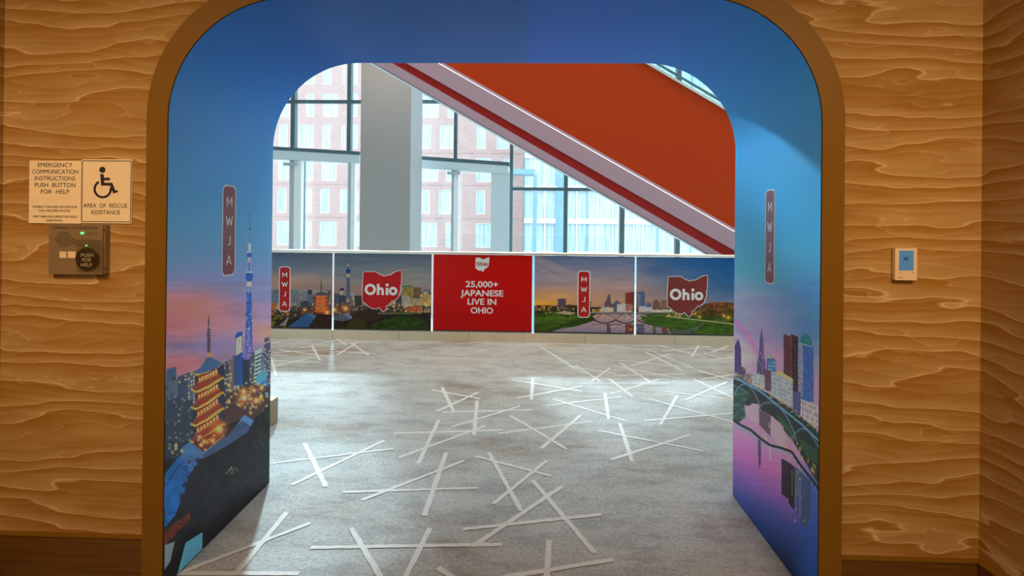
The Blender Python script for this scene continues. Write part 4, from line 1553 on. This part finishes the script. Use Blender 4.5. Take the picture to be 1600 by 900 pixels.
w1 = window('window_1', 150, 640, [(452.5, 459, None, 236), (540.5, 546.5, None, 242), (364, 370, None, 230), (270, 276, None, None), (470.5, 473, 250, None),
                                   (550, 552, 254, None)], [(150, 600, 158)])
w2 = window('window_2', 640, 800, [(708, 713, None, 252), (796, 801, None, None)], [(640, 800, 158.5)])
w3 = window('window_3', 801, 1420, [(881, 887, None, None), (969, 976, None, None), (1056, 1063, None, None), (1146, 1152, None, None), (1236, 1242, None, None),
                                    (1330, 1336, None, None)], [(801, 1420, 297.5)])
YBM = 12.6
for root, pts_d, pts_w in ((w1, [(330, 223), (562, 236.7), (562, 242), (330, 228.5)], [(330, 228.5), (562, 242), (562, 255), (330, 244)]),
                           (w2, [(645, 243), (796, 253.4), (796, 259), (645, 248.5)], [(645, 248.5), (794, 259), (794, 271.6), (645, 261.5)])):
    mb = MB(); sloped(mb, pts_d, YBM, YBM + 0.3); mb.build('beam_cap', 'mullion', root)
    mb = MB(); sloped(mb, pts_w, YBM + 0.01, YBM + 0.25); mb.build('beam', 'white_metal', root)
for root, a, b, t, mk in ((w1, 452, 459, 247, 'pale_metal'), (w1, 459, 470, 249, 'post_daylit'), (w1, 543, 548, 252, 'pale_metal'), (w1, 548, 554, 253, 'post_daylit'),
                          (w2, 705, 709, 264, 'pale_metal'), (w2, 709, 716, 265, 'post_daylit'), (w2, 767, 795.5, 268, 'white_metal')):
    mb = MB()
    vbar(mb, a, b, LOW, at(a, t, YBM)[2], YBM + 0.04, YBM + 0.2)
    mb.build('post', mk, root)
for root, x, y in ((w1, 450, 254), (w2, 705, 268)):
    mb = MB()
    p, q = at(x - 6, y, YBM), at(x + 14, y + 5, YBM)
    mb.box(p[0], q[0], YBM - 0.05, YBM + 0.04, q[2], p[2])
    mb.build('bracket', 'pale_metal', root)

# ------------------------------------------------------------------ staircase
YS = 7.75
stair = empty('staircase', (at(1090, 398, YS)[0], YS, 0))
tag(stair, 'staircase with tall orange-red side and mauve lit edge rising to the left behind the balcony', 'staircase')
XS0, XS1 = 330, 1215


def slab(name, mat, la, lb, y0, y1, x0=XS0, x1=XS1, bevel=0.0):
    """A sloping band between two straight edges, each given by two image pixel points."""
    f = lambda l, x: l[1] + (l[3] - l[1]) * (x - l[0]) / (l[2] - l[0])
    P = [at(x0, f(la, x0), YS), at(x1, f(la, x1), YS), at(x1, f(lb, x1), YS), at(x0, f(lb, x0), YS)]
    for p in P:
        p[1] = y0
    mb = MB()
    mb.prism(P, (0, y1 - y0, 0))
    return mb.build(name, mat, stair, bevel=bevel)


E0 = (579, 98, 1104, 398)            # lower edge
E1 = (612, 98, 1129, 398)            # red strip, lower
E2 = (634, 98, 1150, 393)            # red strip, upper
E3 = (684, 98, 1150, 363.2)          # light line
E4 = (693, 98, 1150, 358)            # foot of the red side
E5 = (1012, 100, 1125, 166)          # top of the red side
sh = lambda e, d: (e[0], e[1] + d, e[2], e[3] + d)
slab('lower_fascia', 'pink', sh(E0, -2.2), E1, YS, YS + 0.15)
slab('edge_trim', 'black', sh(E0, -1.0), sh(E0, -2.2), YS - 0.004, YS + 0.15)
slab('edge_trim', 'white_metal', E0, sh(E0, -1.0), YS - 0.006, YS + 0.15)
slab('red_groove', 'red_strip', E1, E2, YS + 0.02, YS + 0.15)
slab('upper_fascia', 'pink', E2, sh(E3, 0.6), YS, YS + 0.15)
slab('light_strip', 'led', sh(E3, 0.6), sh(E3, -0.6), YS + 0.004, YS + 0.15)
slab('ledge', 'pink', sh(E3, -0.6), E4, YS + 0.012, YS + 0.15)
slab('side_panel', 'red_side', E4, E5, YS + 0.05, YS + 0.17)
slab('cap_rail', 'rail', E5, sh(E5, -4.5), YS + 0.02, YS + 0.2)
slab('glass_balustrade', 'guard_glass', sh(E5, -4.5), sh(E5, -44), YS + 0.09, YS + 0.105)
slab('handrail', 'mullion', sh(E5, -11), sh(E5, -14), YS + 0.05, YS + 0.09)
# flight of steps between the two sides
fl = MB()
Pa, Pb = at(420, 6, YS), at(1100, 396, YS)
n = 34
for k in range(n):
    t = k / n
    x0_, x1_ = Pb[0] + (Pa[0] - Pb[0]) * t, Pb[0] + (Pa[0] - Pb[0]) * (t + 1 / n)
    z = Pb[2] + (Pa[2] - Pb[2]) * t + 1.05
    fl.box(x1_, x0_, YS + 0.17, YS + 1.7, z - 0.12, z + (Pa[2] - Pb[2]) / n)
fl.build('flight', 'tread', stair)

# ------------------------------------------------------------------ buildings across the street
YH = 50.0
GROUND = -7.0
struct(MB().box(-90, 90, YW + 0.4, 140, GROUND - 0.3, GROUND).build('street', 'paving'))
rows = {  # top, bottom, spans
    -1: (44, 81, [(476, 492), (504, 528), (545, 558), (432, 452)]),
    0: (95, 132, [(436, 452), (474, 492), (504, 518), (534.5, 539), (545.5, 559), (575, 590), (603, 627)]),
    1: (146, 183, [(428, 453), (478, 491), (504, 528), (546, 559), (574, 598), (612, 626), (658, 685.5), (699, 709), (744, 768)]),
    2: (195, 232, [(435, 449), (466, 490), (502.5, 516), (533, 539), (545, 558.5), (575, 590), (604, 628), (659.6, 673), (687, 708), (745, 759), (776, 795)]),
    3: (246, 283, [(434, 451), (475, 489), (502, 526), (551, 560), (574, 598), (612, 626), (658, 684.5), (697, 706), (744, 767), (787, 796)]),
    4: (296, 333.5, [(433, 447.5), (474, 487.5), (500, 514.6), (530.5, 545), (552, 560), (575, 590), (604, 628), (658, 671.5), (685.5, 705), (744, 757.5), (776, 790)]),
    5: (347, 385, [(432, 451), (474, 486.5), (499, 525.6), (553, 562), (575, 600), (612, 626), (657, 683), (696, 707), (743, 767), (780, 794)]),
    6: (397, 435, [(433, 447), (474, 487), (505, 520), (575, 590), (604, 628), (658, 673), (687, 706), (744, 758)]),
}


def brick_building():
    root = empty('brick_building', (at(600, 400, YH)[0], YH, GROUND))
    tag(root, 'pale pink brick building with white framed curtained windows across the street', 'building')
    xl, xr = at(255, 300, YH)[0], at(818, 300, YH)[0]
    wall = MB()
    zt = at(600, -10, YH)[2]
    zprev = zt
    for k in sorted(rows):
        t, b, sp = rows[k]
        sp = [(332, 346), (366, 390), (405, 419)] + sorted(sp) if k % 2 else [(324, 347), (371, 385), (402, 416)] + sorted(sp)
        z1, z0 = at(600, t, YH)[2], at(600, b, YH)[2]
        wall.box(xl, xr, YH, YH + 0.35, z1, zprev)
        x = xl
        for a, c in sp:
            xa_, xb_ = at(a, (t + b) / 2, YH)[0], at(c, (t + b) / 2, YH)[0]
            wall.box(x, xa_, YH, YH + 0.35, z0, z1)
            x = xb_
            fw = 0.07
            fr = MB()
            o_ = [(xa_, YH + 0.06, z0), (xb_, YH + 0.06, z0), (xb_, YH + 0.06, z1), (xa_, YH + 0.06, z1)]
            i_ = [(xa_ + fw, YH + 0.06, z0 + fw), (xb_ - fw, YH + 0.06, z0 + fw), (xb_ - fw, YH + 0.06, z1 - fw), (xa_ + fw, YH + 0.06, z1 - fw)]
            fr.ring(o_, i_, (0, 0.2, 0))
            w = fr.build('window', 'white_frame', root)
            pn = MB()
            pn.box(xa_ + fw, xb_ - fw, YH + 0.13, YH + 0.16, z0 + fw, z1 - fw)
            pn.build('pane', 'pane', w)
        wall.box(x, xr, YH, YH + 0.35, z0, z1)
        zprev = z0
    wall.box(xl, xr, YH, YH + 0.35, GROUND, zprev)
    wall.box(xl, xr, YH + 0.4, YH + 14, GROUND, zt)
    wall.build('wall', 'brick', root)
    # thin stone string courses at the floor lines
    for py in (238, 288, 339.5):
        z = at(600, py, YH)[2]
        MB().box(xl, xr, YH - 0.04, YH, z - 0.04, z + 0.04).build('string_course', 'brick', root)


brick_building()


def glass_building():
    YGl = 47.0
    root = empty('glass_building', (at(960, 400, YGl)[0], YGl, GROUND))
    tag(root, 'glassy pale teal building with white floor bands and hanging curtains behind the staircase', 'building')
    xl, xr = at(819, 330, YGl)[0], at(1300, 330, YGl)[0]
    zt = at(960, 40, YGl)[2]
    MB().box(xl, xr, YGl + 0.5, YGl + 12, GROUND, zt).build('body', 'slab', root)
    bands = [at(960, py, YGl)[2] for py in (40, 92, 144, 196, 247, 298 - 52 + 50, 346, 397, 448)]
    bands = [at(960, 346 - 51 * k, YGl)[2] for k in range(-2, 7)]
    for z in bands:
        MB().box(xl, xr, YGl - 0.15, YGl + 0.5, z - 0.22, z + 0.2).build('floor_band', 'slab', root)
    edges = [at(px, 346, YGl)[0] for px in (819, 835, 851, 868, 886, 901, 917, 933, 957, 974, 990, 1004, 1028, 1050, 1065, 1080, 1100, 1140, 1180, 1220, 1260, 1300)]
    for z0, z1 in zip(bands[:-1], bands[1:]):
        mb = MB()
        mb.box(xl, xr, YGl + 0.1, YGl + 0.13, z0 + 0.2, z1 - 0.22)
        mb.build('curtained_glazing', 'pane_teal', root)
    for i, x in enumerate(edges):
        MB().box(x - 0.05, x + 0.05, YGl - 0.02, YGl + 0.1, GROUND, zt).build('mullion', 'white_frame' if i % 3 else 'steel_reflection_blue', root)
    # reflection in the glass, modelled as light blue bar, post and leaning column
    y2 = 40.0
    mb = MB()
    p, q = at(802, 264, y2), at(836, 272, y2)
    mb.box(p[0], q[0], y2, y2 + 2, q[2], p[2])
    mb.build('reflection_bar', 'steel_reflection_blue', root)
    p, q = at(833, 272, y2), at(838, 400, y2)
    MB().box(p[0], q[0], y2, y2 + 0.2, GROUND, p[2]).build('reflection_post', 'steel_reflection_blue', root)
    mb = MB()
    P = [at(862, 420, y2), at(872, 258, y2), at(886, 258, y2), at(886, 420, y2)]
    for p in P:
        p[1] = y2
    P[0][2] = P[3][2] = GROUND
    mb.prism(P, (0, 0.6, 0))
    mb.build('reflection_column', 'steel_reflection_blue', root)


glass_building()

# ------------------------------------------------------------------ things on the hall wall
def wall_text(parent, lines_, mat, y, bold=0.0):
    """lines_: (text, centre px x, centre px y, cap height px, width px)."""
    o_ = []
    for t, cx_, cy_, h_, w_ in lines_:
        c = at(cx_, cy_, y)
        k = y / FPX
        o_.append(text_obj('lettering', t, mat, h_ * k, (c[0], y, c[2]), (1, 0, 0), parent, bold=bold, width=w_ * k))
    return join_text(o_, 'lettering')


def plate(px0, py0, px1, py1, y0, y1, name, mat, parent, r=0.004, mi=0):
    a, b = at(px0, (py0 + py1) / 2, y0), at(px1, (py0 + py1) / 2, y0)
    t, u_ = at((px0 + px1) / 2, py0, y0), at((px0 + px1) / 2, py1, y0)
    mb = MB()
    pts = rounded((a[0] + b[0]) / 2, (t[2] + u_[2]) / 2, b[0] - a[0], t[2] - u_[2], r, 5)
    mb.prism([(x, y0, z) for x, z in pts], (0, y1 - y0, 0))
    return mb.build(name, mat, parent)


YN = YF - 0.006
# instruction sign
c = at(86, 300, YF)
sg = empty('wall_sign', (c[0], YF, at(86, 350, YF)[2]))
tag(sg, 'cream sign with lines of black instructions above the grey call box', 'sign')
plate(45.5, 251, 126.5, 349, YN, YF, 'sign_plate', 'sign', sg, 0.002)
yt = YN - 0.0008
wall_text(sg, [('EMERGENCY', 86, 257.5, 7.2, 57), ('COMMUNICATION', 86, 268, 7.2, 76), ('INSTRUCTIONS', 86, 278.4, 7.2, 67), ('PUSH  BUTTON', 86, 288.8, 7.2, 67),
               ('FOR  HELP', 86, 299.2, 7.2, 47)], 'ink', yt)
wall_text(sg, [('AUDIBLE TONE AND LED INDICATE', 85.5, 323, 3.6, 73), ('CALL HAS BEEN PLACED', 85, 329, 3.6, 53),
               ('WAIT HERE FOR OPERATOR VOICE', 85.5, 338.4, 3.6, 73), ('ASSISTANCE.', 85, 344.4, 3.6, 28)], 'ink', yt, bold=0.012)


def braille(parent, x0, x1, ys, seed):
    rnd = random.Random(seed)
    mb = MB()
    for y, a, b in ys:
        x = a
        while x < b:
            for dx in (0, 1.2):
                for dy in (0, 1.1, 2.2):
                    if rnd.random() < .5:
                        c_ = at(x + dx, y + dy, YN)
                        mb.prism([(c_[0] + .0009 * math.cos(t), YN, c_[2] + .0009 * math.sin(t)) for t in np.linspace(0, 6.283, 6, endpoint=False)], (0, -0.0008, 0))
            x += 3.2
    mb.build('braille_dots', 'tag', parent)


braille(sg, 0, 0, [(305.5, 62, 108), (309.5, 55, 116), (313.5, 78, 92)], 3)
# rescue assistance sign
c = at(167, 300, YF)
sg2 = empty('wall_sign', (c[0], YF, at(167, 350, YF)[2]))
tag(sg2, 'black-bordered cream sign with wheelchair symbol above words about rescue assistance', 'sign')
plate(127, 249, 206, 349, YN, YF, 'sign_plate', 'sign', sg2, 0.004)


def frame(px0, py0, px1, py1, wpx, y, d, name, mat, parent, r):
    a, b = at(px0, py0, y), at(px1, py1, y)
    k = wpx * y / FPX
    cx_, cz_, w_, h_ = (a[0] + b[0]) / 2, (a[2] + b[2]) / 2, b[0] - a[0], a[2] - b[2]
    o_ = [(x, y, z) for x, z in rounded(cx_, cz_, w_, h_, r, 5)]
    i_ = [(x, y, z) for x, z in rounded(cx_, cz_, w_ - 2 * k, h_ - 2 * k, max(r - k, .001), 5)]
    mb = MB()
    mb.ring(o_, i_, (0, -d, 0))
    return mb.build(name, mat, parent)


frame(128.4, 250.6, 204.6, 347.4, 1.1, YN, 0.0008, 'border', 'navy', sg2, 0.006)
pic = MB()
wy = YN - 0.0003
pt = lambda x, y: tuple(at(0 + x / 3.75, 220 + y / 3.75, wy))
pic.prism([pt(600 + 18 * math.cos(t), 170 + 18 * math.sin(t)) for t in np.linspace(0, 6.283, 20, endpoint=False)], (0, -0.0006, 0))
pic.prism([pt(*q) for q in ((588, 196), (606, 194), (610, 216), (644, 216), (644, 232), (610, 232), (611, 246), (658, 246), (676, 292), (688, 288), (692, 301), (664, 309),
                            (646, 263), (592, 262))], (0, -0.0006, 0))
arc_ = [(a, 52) for a in np.linspace(118, 372, 30)]
pic.prism([pt(602 + 54 * math.cos(R(-a)) , 283 + 54 * math.sin(R(-a))) for a, _ in arc_] +
          [pt(602 + 41 * math.cos(R(-a)), 283 + 41 * math.sin(R(-a))) for a, _ in arc_[::-1]], (0, -0.0006, 0))
pic.build('wheelchair_symbol', 'navy', sg2)
wall_text(sg2, [('AREA  OF  RESCUE', 164.5, 321, 7.0, 72), ('ASSISTANCE', 164.5, 331.5, 7.0, 48)], 'ink', yt)
braille(sg2, 0, 0, [(339, 135, 194)], 4)

# call box
c = at(120, 390, YF)
cb = empty('emergency_call_box', (c[0], YF, at(120, 429, YF)[2]))
tag(cb, 'grey metal emergency call box with round black push button', 'call box')
D = 0.032
body = plate(76.5, 351, 164.5, 428, YF - D + 0.006, YF, 'body', 'box_metal', cb, 0.003)
plate(76, 350.5, 160.5, 428.5, YF - D, YF - D + 0.006, 'face_plate', 'box_metal', cb, 0.003)
yf = YF - D
wall_text(cb, [('EMERGENCY COMMUNICATION', 118, 356, 3.6, 73)], 'ink', yf - 0.0006)
gr = MB()
for j in range(9):
    for i in range(7):
        x, y = 86.5 + i * 4.6 + (j % 2) * 2.3, 363 + j * 2.7
        if (x - 100.5) ** 2 / 15.5 ** 2 + (y - 374) ** 2 / 11.6 ** 2 < 1:
            c_ = at(x, y, yf)
            gr.prism([(c_[0] + .0042 * math.cos(t), yf - 0.0002, c_[2] + .0018 * math.sin(t)) for t in np.linspace(0, 6.283, 10, endpoint=False)], (0, -0.0004, 0))
gr.build('speaker_grille', 'ink', cb)


def disc_px(px, py, rpx, y0, d, name, mat, parent, ry=None, n=32):
    c_ = at(px, py, y0)
    r_ = rpx * y0 / FPX
    rz = (ry or rpx) * y0 / FPX
    mb = MB()
    mb.prism([(c_[0] + r_ * math.cos(t), y0, c_[2] + rz * math.sin(t)) for t in np.linspace(0, 2 * math.pi, n, endpoint=False)], (0, -d, 0))
    return mb.build(name, mat, parent, bevel=min(d * .3, .002))


disc_px(129, 364.2, 2.6, yf, 0.004, 'indicator_light', 'green_led', cb, 1.9, 16)
disc_px(135.3, 383.6, 1.5, yf, 0.003, 'indicator_light', 'green_led', cb, 1.1, 16)
mk = MB()
for a, b, y in ((135, 154, 364.0), (133, 145, 366.6), (127, 142, 372.4)):
    p, q = at(a, y, yf), at(b, y + .8, yf)
    mk.box(p[0], q[0], yf - 0.0004, yf, q[2], p[2])
mk.build('printed_notes', 'ink', cb)
plate(93, 393, 103.5, 403, yf - 0.001, yf, 'label_tag', 'tag', cb, 0.001)
plate(106, 393, 118, 403, yf - 0.001, yf, 'label_tag', 'tag', cb, 0.001)
plate(114, 375, 156, 382.5, yf - 0.012, yf, 'cover_hinge', 'clear', cb, 0.002)
cv = plate(119, 381, 158, 425, yf - 0.016, yf - 0.014, 'clear_cover', 'clear', cb, 0.006)
bt = disc_px(138.5, 404.5, 18.2, yf, 0.012, 'push_button', 'button', cb, None, 40)
wall_text(bt, [('PUSH', 136, 398.6, 5.6, 20.5), ('FOR', 135.5, 406, 5.6, 15), ('HELP', 135, 413.6, 5.6, 19)], 'white_ink', yf - 0.0125, bold=0.015)
for y in (360.3, 420):
    disc_px(163.2, y, 1.3, YF - D + 0.006, 0.002, 'screw', 'ink', cb, None, 12)

# thermostat
c = at(1414, 412, YF)
th = empty('thermostat', (c[0], YF, at(1414, 438, YF)[2]))
tag(th, 'white thermostat with lit blue screen on the wall right of the archway', 'thermostat')
plate(1397, 389, 1432.5, 437.3, YF - 0.008, YF, 'back_plate', 'stat_body', th, 0.002)
plate(1398.6, 387.6, 1433, 438, YF - 0.024, YF - 0.006, 'body', 'stat_body', th, 0.003)
plate(1405, 391.6, 1427.6, 422.5, YF - 0.025, YF - 0.024, 'screen', 'stat_screen', th, 0.0008)
wall_text(th, [('68', 1415.5, 404, 5.2, 6.8)], 'ink', YF - 0.0256, bold=0.02)
mk = MB()
for a, b, y, h in ((1403.5, 1410.5, 433.4, .8), (1406, 1407, 425, 2.2), (1425.4, 1426.6, 425, 2.0)):
    p, q = at(a, y, YF - 0.024), at(b, y + h, YF - 0.024)
    mk.box(p[0], q[0], YF - 0.0246, YF - 0.024, q[2], p[2])
mk.build('printed_marks', 'ink', th)
